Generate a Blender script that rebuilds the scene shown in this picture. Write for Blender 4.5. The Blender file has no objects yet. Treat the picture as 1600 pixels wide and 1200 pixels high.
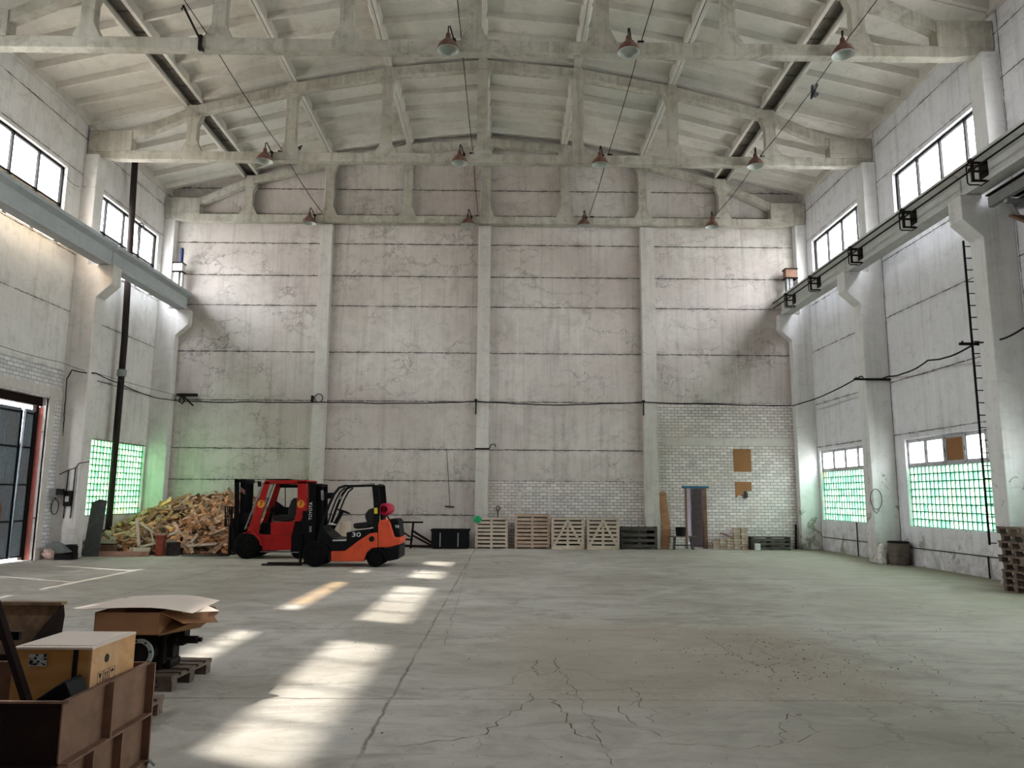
import bpy, bmesh, math, random
from mathutils import Vector, Matrix
import mathutils.noise as mn
random.seed(7)
C = bpy.context.scene
COL = C.collection
PI = math.pi
# ------------------------------------------------------------------ camera model
F_PX, PITCH, YAW, ROLL, CAM_H = 1163.65, 0.149269, 0.0084578, 0.0066600, 1.88
cy_, sy_, cp_, sp_ = math.cos(YAW), math.sin(YAW), math.cos(PITCH), math.sin(PITCH)
FW = Vector((sy_*cp_, cy_*cp_, sp_)); R0 = Vector((cy_, -sy_, 0)); U0 = R0.cross(FW)
RT = R0*math.cos(ROLL)+U0*math.sin(ROLL); UP = RT.cross(FW); CAM = Vector((0, 0, CAM_H))
def at(px, py, X=None, Y=None, Z=None):
    """the point of the hall that a spot of the photograph shows, on a plane X, Y or Z = const"""
    d = FW*F_PX+RT*(px-800)+UP*(600-py)
    t = X/d.x if X is not None else (Y/d.y if Y is not None else (Z-CAM_H)/d.z)
    return CAM+d*t
def xz(Y, pts, sx=1, sy=1, ox=0, oy=0):
    out = []
    for x, y in pts:
        p = at(ox+x*sx, oy+y*sy, Y=Y); out.append((p.x, p.z))
    return out
cam = bpy.data.cameras.new('camera'); co = bpy.data.objects.new('camera', cam); COL.objects.link(co)
m = Matrix((RT, UP, -FW)).transposed().to_4x4(); m.translation = CAM; co.matrix_world = m
cam.sensor_width = 36; cam.lens = F_PX*36/1600; cam.clip_start = .05; cam.clip_end = 400
C.camera = co

# ------------------------------------------------------------------ helpers
class MB:
    def __init__(s): s.v = []; s.f = []
    def add(s, vs, fs):
        b = len(s.v); s.v += [Vector(p) for p in vs]; s.f += [tuple(i+b for i in f) for f in fs]; return s
    def box(s, c, d, rot=None):
        c = Vector(c); hx, hy, hz = d[0]/2, d[1]/2, d[2]/2
        vs = [Vector((x, y, z)) for x in (-hx, hx) for y in (-hy, hy) for z in (-hz, hz)]
        if rot is not None: vs = [rot@v for v in vs]
        return s.add([c+v for v in vs], [(0, 1, 3, 2), (4, 6, 7, 5), (0, 4, 5, 1), (2, 3, 7, 6), (0, 2, 6, 4), (1, 5, 7, 3)])
    def bb(s, x0, x1, y0, y1, z0, z1):
        return s.box(((x0+x1)/2, (y0+y1)/2, (z0+z1)/2), (abs(x1-x0), abs(y1-y0), abs(z1-z0)))
    def bar(s, p, q, w, h=None, up=(0, 0, 1)):
        p = Vector(p); q = Vector(q); h = h or w; z = (q-p); L = z.length; z.normalize()
        u = Vector(up)
        if abs(z.dot(u)) > .98: u = Vector((1, 0, 0))
        x = u.cross(z).normalized(); y = z.cross(x)
        R = Matrix((x, y, z)).transposed()
        return s.box((p+q)/2, (w, h, L), R)
    def prism(s, poly, a, b, axis='Y'):
        n = len(poly)
        def P(u, w, t):
            return {'Y': (u, t, w), 'X': (t, u, w), 'Z': (u, w, t)}[axis]
        vs = [P(u, w, a) for u, w in poly]+[P(u, w, b) for u, w in poly]
        return s.add(vs, [tuple(range(n)), tuple(range(2*n-1, n-1, -1))]+[(i, (i+1) % n, n+(i+1) % n, n+i) for i in range(n)])
    def tube(s, pts, r, n=6, closed=False):
        pts = [Vector(p) for p in pts]; N = len(pts); rings = []
        x = None
        for i, p in enumerate(pts):
            if closed: d = pts[(i+1) % N]-pts[i-1]
            else: d = pts[min(i+1, N-1)]-pts[max(i-1, 0)]
            d.normalize()
            if x is None:
                u = Vector((0, 0, 1)) if abs(d.z) < .9 else Vector((1, 0, 0)); x = u.cross(d).normalized()
            else:
                x = (x-d*x.dot(d)).normalized()
            y = d.cross(x); rr = r[i] if isinstance(r, (list, tuple)) else r
            rings.append([p+(x*math.cos(2*PI*k/n)+y*math.sin(2*PI*k/n))*rr for k in range(n)])
        vs = [v for rg in rings for v in rg]; fs = []
        for i in range(N if closed else N-1):
            j = (i+1) % N
            for k in range(n): fs.append((i*n+k, i*n+(k+1) % n, j*n+(k+1) % n, j*n+k))
        if not closed: fs += [tuple(range(n)), tuple(range((N-1)*n+n-1, (N-1)*n-1, -1))]
        return s.add(vs, fs)
    def lathe(s, prof, c=(0, 0, 0), axis='Z', n=24, cap=True):
        c = Vector(c); vs = []; fs = []
        for r, h in prof:
            for k in range(n):
                a = 2*PI*k/n; u, w = r*math.cos(a), r*math.sin(a)
                vs.append(c+Vector({'Z': (u, w, h), 'Y': (u, h, w), 'X': (h, u, w)}[axis]))
        for i in range(len(prof)-1):
            for k in range(n): fs.append((i*n+k, i*n+(k+1) % n, (i+1)*n+(k+1) % n, (i+1)*n+k))
        if cap: fs += [tuple(range(n)), tuple(range((len(prof)-1)*n+n-1, (len(prof)-1)*n-1, -1))]
        return s.add(vs, fs)
    def xform(s, M, start=0):
        for i in range(start, len(s.v)): s.v[i] = M@s.v[i]
        return s
    def build(s, name, mat, parent=None, bevel=0, smooth=False, origin=None):
        vs = s.v
        if parent is not None:
            o0 = Vector((0, 0, 0)); p = parent
            while p: o0 += p.location; p = p.parent
            loc = Vector((0, 0, 0))
        else:
            if origin is None:
                xs = [v.x for v in vs]; ys = [v.y for v in vs]; zs = [v.z for v in vs]
                origin = Vector(((min(xs)+max(xs))/2, (min(ys)+max(ys))/2, min(zs)))
            o0 = Vector(origin); loc = o0.copy()
        me = bpy.data.meshes.new(name)
        me.from_pydata([v-o0 for v in vs], [], s.f)
        bm = bmesh.new(); bm.from_mesh(me); bmesh.ops.recalc_face_normals(bm, faces=bm.faces); bm.to_mesh(me); bm.free()
        if smooth:
            for p in me.polygons: p.use_smooth = True
            try: me.set_sharp_from_angle(angle=math.radians(40))
            except Exception: pass
        me.materials.append(mat)
        o = bpy.data.objects.new(name, me); COL.objects.link(o); o.location = loc
        if parent is not None: o.parent = parent
        if bevel:
            b = o.modifiers.new('bevel', 'BEVEL'); b.width = bevel; b.segments = 2; b.limit_method = 'ANGLE'; b.angle_limit = .6
        return o
def tag(o, label, cat, group=None, kind=None):
    o['label'] = label; o['category'] = cat
    if group: o['group'] = group
    if kind: o['kind'] = kind
    return o
def struct(o, label=None):
    o['kind'] = 'structure'
    if label: o['label'] = label
    return o
def thing(name, loc, label, cat, group=None):
    o = bpy.data.objects.new(name, None); o.empty_display_size = .1; COL.objects.link(o); o.location = Vector(loc)
    return tag(o, label, cat, group)
def senp(name, loc):
    o = bpy.data.objects.new(name, None); COL.objects.link(o); o.location = Vector(loc); o['kind'] = 'structure'; return o
def dup(o, parent=None, loc=None, rot=None, label=None):
    c = o.copy(); COL.objects.link(c); c.parent = parent
    if loc is not None: c.location = Vector(loc)
    if rot is not None: c.rotation_euler = rot
    if label: c['label'] = label
    for ch in [x for x in bpy.data.objects if x.parent == o]: dup(ch, c)
    return c
FONT = None
def lettering(txt, size, parent, mat, M, name='lettering', depth=.004):
    """flat letters, extruded a little; M places local (x right, y up, z out) in the hall"""
    cu = bpy.data.curves.new(name, 'FONT'); cu.body = txt; cu.size = size; cu.extrude = depth; cu.align_x = 'CENTER'; cu.align_y = 'CENTER'
    cu.resolution_u = 3
    t = bpy.data.objects.new('tmp', cu); COL.objects.link(t)
    bpy.context.view_layer.update()
    dg = bpy.context.evaluated_depsgraph_get()
    me = bpy.data.meshes.new_from_object(t.evaluated_get(dg)); bpy.data.objects.remove(t)
    me.name = name; o0 = Vector((0, 0, 0)); p = parent
    while p: o0 += p.location; p = p.parent
    for v in me.vertices: v.co = (M@v.co)-o0
    me.materials.clear(); me.materials.append(mat)
    o = bpy.data.objects.new(name, me); COL.objects.link(o); o.parent = parent
    return o
def facecam(c, rot=0):     # letters on a face that looks towards -Y
    return Matrix.Translation(Vector(c))@Matrix(((1, 0, 0, 0), (0, 0, -1, 0), (0, 1, 0, 0), (0, 0, 0, 1)))@Matrix.Rotation(rot, 4, 'Z')

# ------------------------------------------------------------------ materials
class NT:
    def __init__(s, name):
        s.m = bpy.data.materials.new(name); s.m.use_nodes = True; s.t = s.m.node_tree; s.t.nodes.clear()
    def n(s, typ, ins=None, **kw):
        nd = s.t.nodes.new(typ)
        for k, v in kw.items(): setattr(nd, k, v)
        for k, v in (ins or {}).items(): s.set(nd, k, v)
        return nd
    def set(s, nd, k, v):
        i = nd.inputs[k]
        if isinstance(v, bpy.types.NodeSocket): s.t.links.new(v, i)
        elif isinstance(v, bpy.types.Node): s.t.links.new(v.outputs[0], i)
        else: i.default_value = v
    def math(s, op, a, b=None, c=None, clamp=False):
        nd = s.n('ShaderNodeMath', operation=op, use_clamp=clamp); s.set(nd, 0, a)
        if b is not None: s.set(nd, 1, b)
        if c is not None: s.set(nd, 2, c)
        return nd.outputs[0]
    def noise(s, vec, scale, detail=4, rough=.55, dist=0):
        nd = s.n('ShaderNodeTexNoise', {'Scale': scale, 'Detail': detail, 'Roughness': rough, 'Distortion': dist}); s.set(nd, 'Vector', vec); return nd.outputs[0]
    def ramp(s, f, a, b, lo=0., hi=1.):
        nd = s.n('ShaderNodeMapRange', {'From Min': a, 'From Max': b, 'To Min': lo, 'To Max': hi}); s.set(nd, 'Value', f); return nd.outputs[0]
    def mix(s, f, a, b, blend='MIX'):
        nd = s.n('ShaderNodeMix', data_type='RGBA', blend_type=blend)
        s.set(nd, 0, f)
        for idx, v in ((6, a), (7, b)):
            if isinstance(v, (tuple, list)): nd.inputs[idx].default_value = (*v[:3], 1)
            else: s.set(nd, idx, v)
        return nd.outputs[2]
    def scalevec(s, v, sc):
        nd = s.n('ShaderNodeMapping'); s.set(nd, 'Vector', v); nd.inputs['Scale'].default_value = sc; return nd.outputs[0]
    def bump(s, h, strength=.3, dist=.02, normal=None):
        nd = s.n('ShaderNodeBump', {'Strength': strength, 'Distance': dist}); s.set(nd, 'Height', h)
        if normal is not None: s.set(nd, 'Normal', normal)
        return nd.outputs[0]
    def out(s, sh):
        o = s.n('ShaderNodeOutputMaterial'); s.t.links.new(sh, o.inputs[0]); return s.m
    def pbsdf(s, col, rough=.8, metal=0, normal=None, spec=.3):
        b = s.n('ShaderNodeBsdfPrincipled')
        if isinstance(col, (tuple, list)): b.inputs['Base Color'].default_value = (*col[:3], 1)
        else: s.set(b, 'Base Color', col)
        s.set(b, 'Roughness', rough); s.set(b, 'Metallic', metal); s.set(b, 'Specular IOR Level', spec)
        if normal is not None: s.set(b, 'Normal', normal)
        return s.out(b.outputs[0])
def lin(r, g, b):
    f = lambda c: (c/255/12.92) if c/255 <= .04045 else ((c/255+.055)/1.055)**2.4
    return (f(r), f(g), f(b))
def simple(name, col, rough=.6, metal=0, var=.15, scale=8, spec=.3, dirt=None, dirt_amt=.5, dirt_scale=3):
    t = NT(name); p = t.n('ShaderNodeTexCoord').outputs['Object']
    n1 = t.noise(p, scale, 5); c = t.mix(t.ramp(n1, .3, .7), tuple(x*(1-var) for x in col), tuple(min(1, x*(1+var)) for x in col))
    if dirt: c = t.mix(t.ramp(t.noise(p, dirt_scale, 8, .65), .5, .68, 0, dirt_amt), c, dirt)
    return t.pbsdf(c, rough, metal, t.bump(n1, .15, .01), spec)
def plaster(name, base, stain, joints=(), joint_w=.018, streak=.35, mott=.5, peel=0., peel_col=(.16, .17, .13), low_dirt=0., moss=0., jn=.05, speck=.3, tint=None, hair=0., leak=0.):
    """whitewashed precast concrete: mottled stain, vertical streaks, ragged joints, dirt and painted gap shadow"""
    t = NT(name); g = t.n('ShaderNodeNewGeometry').outputs['Position']
    sep = t.n('ShaderNodeSeparateXYZ', {0: g}); X, Y, Z = sep.outputs
    big = t.noise(g, .45, 6, .6, .4); med = t.noise(g, 2.3, 8, .68, .6); fine = t.noise(g, 22, 6, .7)
    stk = t.noise(t.scalevec(g, (5.5, 5.5, .28)), 1, 5, .65, .2)
    c = t.mix(t.ramp(big, .35, .7, 0, mott), base, stain)
    c = t.mix(t.ramp(med, .48, .72, 0, mott*.85), c, tuple(x*.72 for x in stain))
    c = t.mix(t.ramp(stk, .52, .72, 0, streak), c, tuple(x*.62 for x in stain))
    c = t.mix(t.ramp(stk, .44, .3, 0, streak*.9), c, tuple(min(.9, x*1.12) for x in base))
    if tint is not None:
        c = t.mix(t.ramp(t.noise(g, .22, 3, .5, .5), .45, .62, 0, tint[1]), c, tint[0])
    c = t.mix(t.ramp(t.noise(g, .55, 8, .8, 1.5), .66, .70, 0, leak), c, (.13, .10, .06))
    c = t.mix(t.ramp(fine, .58, .74, 0, speck), c, tuple(x*.45 for x in stain))
    c = t.mix(t.ramp(t.noise(t.scalevec(g, (1, 1, 2.2)), 1.6, 10, .8, 1.2), .56, .60, 0, speck*.8), c, tuple(x*.6 for x in stain))
    H = t.math('MULTIPLY', fine, .3)
    if hair:
        hv = t.n('ShaderNodeTexVoronoi', {'Scale': 1., 'Randomness': 1.}, feature='DISTANCE_TO_EDGE')
        hn = t.n('ShaderNodeTexNoise', {'Scale': 1.4, 'Detail': 9., 'Roughness': .72}); t.set(hn, 'Vector', g)
        ha = t.n('ShaderNodeVectorMath', operation='MULTIPLY_ADD'); t.set(ha, 0, hn.outputs[1]); ha.inputs[1].default_value = (1.6, 1.6, 1.6); t.set(ha, 2, t.scalevec(g, (.42, .42, 1.25))); t.set(hv, 'Vector', ha)
        hm_ = t.math('MULTIPLY', t.ramp(hv.outputs[0], .022, .004), t.ramp(t.noise(g, .6, 4, .6), .46, .60, 0, hair))
        c = t.mix(hm_, c, tuple(x*.40 for x in stain)); H = t.math('SUBTRACT', H, hm_)
    if joints:
        wob = t.math('MULTIPLY', t.math('SUBTRACT', t.noise(g, 3.2, 8, .75), .5), jn*1.6)
        wid = t.ramp(t.noise(g, 2.6, 7, .85), .40, .72, joint_w*.45, joint_w*3.6)
        tot = None; soft = None
        for ax, val in joints:
            src = {'X': X, 'Y': Y, 'Z': Z}[ax]
            d = t.math('ABSOLUTE', t.math('SUBTRACT', t.math('ADD', src, wob), val))
            tot = d if tot is None else t.math('MINIMUM', tot, d)
        line = t.math('SUBTRACT', 1, t.math('DIVIDE', tot, wid), clamp=True)
        line = t.math('POWER', line, .5)
        halo = t.ramp(tot, .16, 0, 0, .35)
        hal = t.math('MULTIPLY', halo, t.ramp(med, .42, .62))
        c = t.mix(hal, c, tuple(x*.55 for x in stain))
        c = t.mix(t.math('MULTIPLY', line, .93), c, (.035, .028, .022))
        H = t.math('SUBTRACT', H, t.math('MULTIPLY', line, 1.0))
    if peel:
        pm = t.ramp(t.math('ADD', t.noise(g, 1.15, 9, .7, .9), t.ramp(Z, 0, 6, .10, -.08)), .70-peel*.12, .715-peel*.12)
        c = t.mix(t.math('MULTIPLY', pm, .85), c, peel_col); H = t.math('SUBTRACT', H, t.math('MULTIPLY', pm, .5))
    if low_dirt:
        c = t.mix(t.math('MULTIPLY', t.ramp(Z, 1.1, 0, 0, low_dirt), t.ramp(med, .35, .6)), c, (.16, .13, .09))
    return t.pbsdf(c, .88, 0, t.bump(H, .5, .02), .15)
def bricks(name, plane, base=(.73, .665, .64), mortar=(.055, .042, .036), rot=False, bw=.262, bh=.112):
    t = NT(name); g = t.n('ShaderNodeNewGeometry').outputs['Position']
    sep = t.n('ShaderNodeSeparateXYZ', {0: g}); X, Y, Z = sep.outputs
    cmb = t.n('ShaderNodeCombineXYZ', {0: X if plane == 'XZ' else Y, 1: Z, 2: 0.}).outputs[0]
    nz = t.n('ShaderNodeTexNoise', {'Scale': 6., 'Detail': 6.}); t.set(nz, 'Vector', g)
    off = t.n('ShaderNodeVectorMath', operation='SCALE'); off.inputs['Scale'].default_value = .022; t.set(off, 0, nz.outputs[1])
    v = t.n('ShaderNodeVectorMath', operation='ADD'); t.set(v, 0, cmb); t.set(v, 1, off)
    b = t.n('ShaderNodeTexBrick', {'Scale': 1., 'Mortar Size': .0075, 'Mortar Smooth': .25, 'Brick Width': bw, 'Row Height': bh, 'Bias': 0.}); t.set(b, 'Vector', v)
    b.inputs['Color1'].default_value = (*base, 1); b.inputs['Color2'].default_value = (*[x*.74 for x in base], 1); b.inputs['Mortar'].default_value = (*mortar, 1)
    med = t.noise(g, 2.2, 8, .7, .5)
    c = t.mix(t.ramp(med, .5, .7, 0, .55), b.outputs[0], tuple(x*.5 for x in base))
    c = t.mix(t.ramp(t.noise(g, .7, 3), .5, .7, 0, .35), c, (.50, .42, .34))
    c = t.mix(t.ramp(t.noise(g, 9, 6, .8), .6, .68, 0, .6), c, (.10, .09, .08))
    h = t.math('ADD', t.math('MULTIPLY', b.outputs[1], -1.), t.math('MULTIPLY', med, .4))
    return t.pbsdf(c, .9, 0, t.bump(h, .6, .012), .12)
def wood(name, c1, c2, scale=1, rough=.75, rnd=.35, isl=False, obj=True):
    t = NT(name); tc = t.n('ShaderNodeTexCoord').outputs['Object']
    v = t.scalevec(tc, (2*scale, 9*scale, 9*scale)); n1 = t.noise(v, 1.5, 6, .65, .8); n2 = t.noise(tc, 2.5, 3)
    c = t.mix(t.ramp(n1, .35, .65), c1, c2)
    if isl: r = t.n('ShaderNodeNewGeometry').outputs['Random Per Island']
    else: r = t.n('ShaderNodeObjectInfo').outputs['Random']
    hsv = t.n('ShaderNodeHueSaturation'); t.set(hsv, 'Value', t.ramp(r, 0, 1, 1-rnd, 1+rnd)); t.set(hsv, 'Color', c)
    t.set(hsv, 'Saturation', t.ramp(t.math('FRACT', t.math('MULTIPLY', r, 7.3)), 0, 1, .7, 1.15))
    c = t.mix(t.ramp(n2, .5, .75, 0, .35), hsv.outputs[0], tuple(x*.4 for x in c2))
    return t.pbsdf(c, rough, 0, t.bump(n1, .25, .01), .2)

M = {}
ZJ = [1.16, 2.42, 3.59, 5.41, 7.29, 9.11, 10.31, 11.61, 12.8, 13.85, 15.05]
zj = [('Z', z) for z in ZJ]
M['back'] = plaster('whitewashed_back_panels', (.63, .585, .55), (.41, .36, .33), zj, joint_w=.017, streak=.45, mott=.55, speck=.22, tint=((.44, .365, .335), .40), hair=.75)
M['wallL'] = plaster('whitewashed_left_panels', (.72, .695, .68), (.46, .42, .385), [('Z', z) for z in (1.17, 3.62, 5.5, 7.35, 9.15, 11.75, 12.95)]+[('Y', y) for y in (10.25, 16.25, 22.30)], joint_w=.012, streak=.3, mott=.4, speck=.3, jn=.03)  # upright Y lines paint the shadow in the gaps beside the columns
M['wallR'] = plaster('whitewashed_right_panels', (.73, .72, .745), (.50, .48, .49), [('Z', z) for z in (3.75, 5.35, 7.36, 9.15, 11.75, 12.95)]+[('Y', y) for y in (10.2, 16.22, 22.24)], joint_w=.012, streak=.35, mott=.3, peel=.25, peel_col=(.36, .34, .29), low_dirt=.6, jn=.03)  # here too the Y lines put the column gap shadows into the colour
M['endcol'] = plaster('whitewashed_end_columns', (.58, .55, .52), (.40, .36, .32), streak=.4, mott=.45, speck=.3)
M['column'] = plaster('whitewashed_columns', (.71, .685, .665), (.48, .43, .38), streak=.3, mott=.35, speck=.3, low_dirt=.4)
M['columnR'] = plaster('peeling_columns', (.70, .69, .68), (.50, .475, .45), streak=.3, mott=.3, peel=.55, peel_col=(.27, .26, .20), low_dirt=.7)
M['beam'] = plaster('painted_crane_beam', (.46, .49, .51), (.36, .37, .37), streak=.2, mott=.35, speck=.35)
M['beamR'] = plaster('painted_crane_beam_dusty', (.58, .59, .58), (.42, .41, .37), streak=.25, mott=.4, speck=.3)
M['truss'] = plaster('whitewashed_truss', (.50, .472, .415), (.28, .255, .20), streak=.5, mott=.85, speck=.35)
M['ceil'] = plaster('whitewashed_slabs', (.60, .56, .505), (.42, .385, .33), streak=.15, mott=.5, speck=.25, tint=((.40, .405, .36), .55), leak=.8)
M['infill'] = plaster('sooty_brick_infill', (.16, .14, .12), (.07, .06, .05), [('Y', y*.9) for y in range(-6, 33)], joint_w=.03, mott=.8)
M['brickB'] = bricks('white_painted_brick_back', 'XZ')
M['brickL'] = bricks('white_painted_brick_left', 'YZ', base=(.72, .70, .71), mortar=(.16, .15, .15))
M['lintel'] = plaster('painted_lintel', (.62, .58, .55), (.44, .39, .35), streak=.3)
M['dark'] = simple('dark_painted_steel', (.010, .009, .009), .65, spec=.1)
M['iron'] = simple('old_black_iron', (.016, .013, .012), .7, spec=.1, dirt=(.05, .025, .015), dirt_amt=.5)
M['greenframe'] = simple('green_mortar', (.02, .10, .05), .7)
M['sashw'] = simple('grey_white_sash', (.45, .45, .46), .6, dirt=(.16, .13, .11), dirt_amt=.5, dirt_scale=6)
M['hard'] = simple('brown_hardboard', (.27, .125, .05), .75, var=.06, scale=4)
M['rust'] = simple('rusty_steel', (.16, .085, .055), .72, dirt=(.22, .12, .075), dirt_amt=.7, dirt_scale=6, var=.3, scale=5)
M['rustdark'] = simple('dark_and_shaded_rusty_steel', (.012, .006, .005), .75, spec=.08, dirt=(.025, .012, .009), dirt_amt=.5)  # also carries the painted shade of the skip's near side
M['rustbucket'] = simple('rusty_bucket_inside', (.20, .125, .075), .8, dirt=(.30, .19, .10), dirt_amt=.8, dirt_scale=9, var=.3)
M['black'] = simple('black_plastic', (.006, .0065, .0075), .55, spec=.12)
M['blackpaint'] = simple('black_mast_paint', (.004, .0045, .005), .5, spec=.12)
M['tyre'] = simple('tyre_rubber', (.006, .006, .006), .85, spec=.08, dirt=(.018, .016, .015), dirt_amt=.5, dirt_scale=7)
M['hub'] = simple('dusty_hub', (.014, .013, .012), .7, spec=.1)
M['red'] = simple('red_paint', (.40, .014, .012), .45, var=.1, dirt=(.13, .015, .012), dirt_amt=.4, spec=.2)
M['orange'] = simple('orange_paint', (.66, .085, .035), .45, var=.06, dirt=(.30, .05, .03), dirt_amt=.35, spec=.25)
M['chrome'] = simple('worn_white_metal', (.6, .6, .58), .4, .3)
M['grey'] = simple('grey_metal', (.22, .22, .22), .5)
M['seat'] = simple('black_vinyl', (.02, .02, .02), .5)
M['stickero'] = simple('orange_sticker', (.75, .27, .03), .6, var=.03)
M['stickery'] = simple('yellow_sticker', (.75, .58, .05), .6, var=.03)
M['white'] = simple('white_lettering', (.75, .75, .75), .6, var=.02)
M['ink'] = simple('black_ink', (.01, .01, .01), .7, var=.02)
M['tank'] = simple('magenta_red_gas_bottle', (.42, .010, .045), .4, var=.05)
M['woodpal'] = wood('pale_pallet_wood', (.60, .48, .37), (.44, .335, .245), isl=True, rnd=.25)
M['woodpal2'] = wood('orange_pallet_wood', (.52, .36, .25), (.37, .235, .155), isl=True, rnd=.25)
M['woodgrey'] = wood('grey_weathered_wood', (.10, .085, .07), (.05, .042, .035), isl=True, rnd=.3)
M['woodmid'] = wood('brown_weathered_pallet', (.19, .125, .09), (.09, .06, .045), isl=True, rnd=.3)
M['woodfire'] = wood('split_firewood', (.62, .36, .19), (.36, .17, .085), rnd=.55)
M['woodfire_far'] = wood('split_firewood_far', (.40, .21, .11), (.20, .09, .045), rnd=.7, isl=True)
M['plank'] = wood('brown_plank', (.42, .19, .075), (.27, .11, .04), rnd=0)
M['timber'] = wood('reddish_timber', (.42, .20, .12), (.28, .12, .07), rnd=0)
M['ply'] = wood('plywood', (.56, .31, .14), (.44, .22, .09), scale=.6, rnd=.0)
M['plyshade'] = M['ply']
M['card'] = simple('cardboard', (.33, .165, .085), .8, var=.08, scale=3)
M['cardpale'] = simple('pale_cardboard', (.60, .51, .44), .8, var=.05, scale=2)
M['engine'] = simple('oily_cast_iron', (.010, .007, .006), .55, var=.3, spec=.12)
M['flange'] = simple('grey_flange', (.32, .35, .35), .5)
M['lampshade'] = simple('rusty_lamp_enamel', (.13, .06, .045), .6, var=.25, dirt=(.25, .2, .17), dirt_amt=.4)
M['lampglass'] = simple('dusty_reflector', (.42, .44, .41), .35, var=.15, spec=.5)
M['bluedoor'] = simple('blue_trim', (.02, .10, .17), .6)
M['pipe'] = simple('brown_black_pipe', (.022, .015, .013), .6, spec=.15)
M['bag'] = simple('crumpled_sack', (.50, .36, .32), .85, var=.3, scale=9)
M['bagw'] = simple('white_sack', (.60, .56, .52), .85, var=.4, scale=14)
M['tarp'] = simple('grey_tarp', (.10, .11, .10), .8)
M['bluegrey'] = simple('blue_motor', (.02, .035, .10), .5)
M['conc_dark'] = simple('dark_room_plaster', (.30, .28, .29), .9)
M['greencloth'] = simple('green_rag', (.02, .33, .13), .8)
M['redbrick'] = simple('red_paint_post', (.26, .05, .03), .8, dirt=(.07, .03, .02), dirt_amt=.8, dirt_scale=10)
M['trunk'] = simple('dark_stump', (.035, .03, .028), .9, var=.4)
M['graybarrel'] = simple('brown_grey_drum', (.11, .085, .07), .6, var=.2)
M['pigeon'] = simple('dark_feathers', (.02, .022, .025), .8)
M['crack'] = simple('crack_dirt', (.115, .092, .072), .95, var=.4, scale=20)
M['pebble'] = simple('pebbles', (.22, .20, .18), .9, var=.5, scale=3)
M['reddoor'] = simple('red_door_edge', (.55, .17, .14), .7, dirt=(.3, .2, .18))

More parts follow.
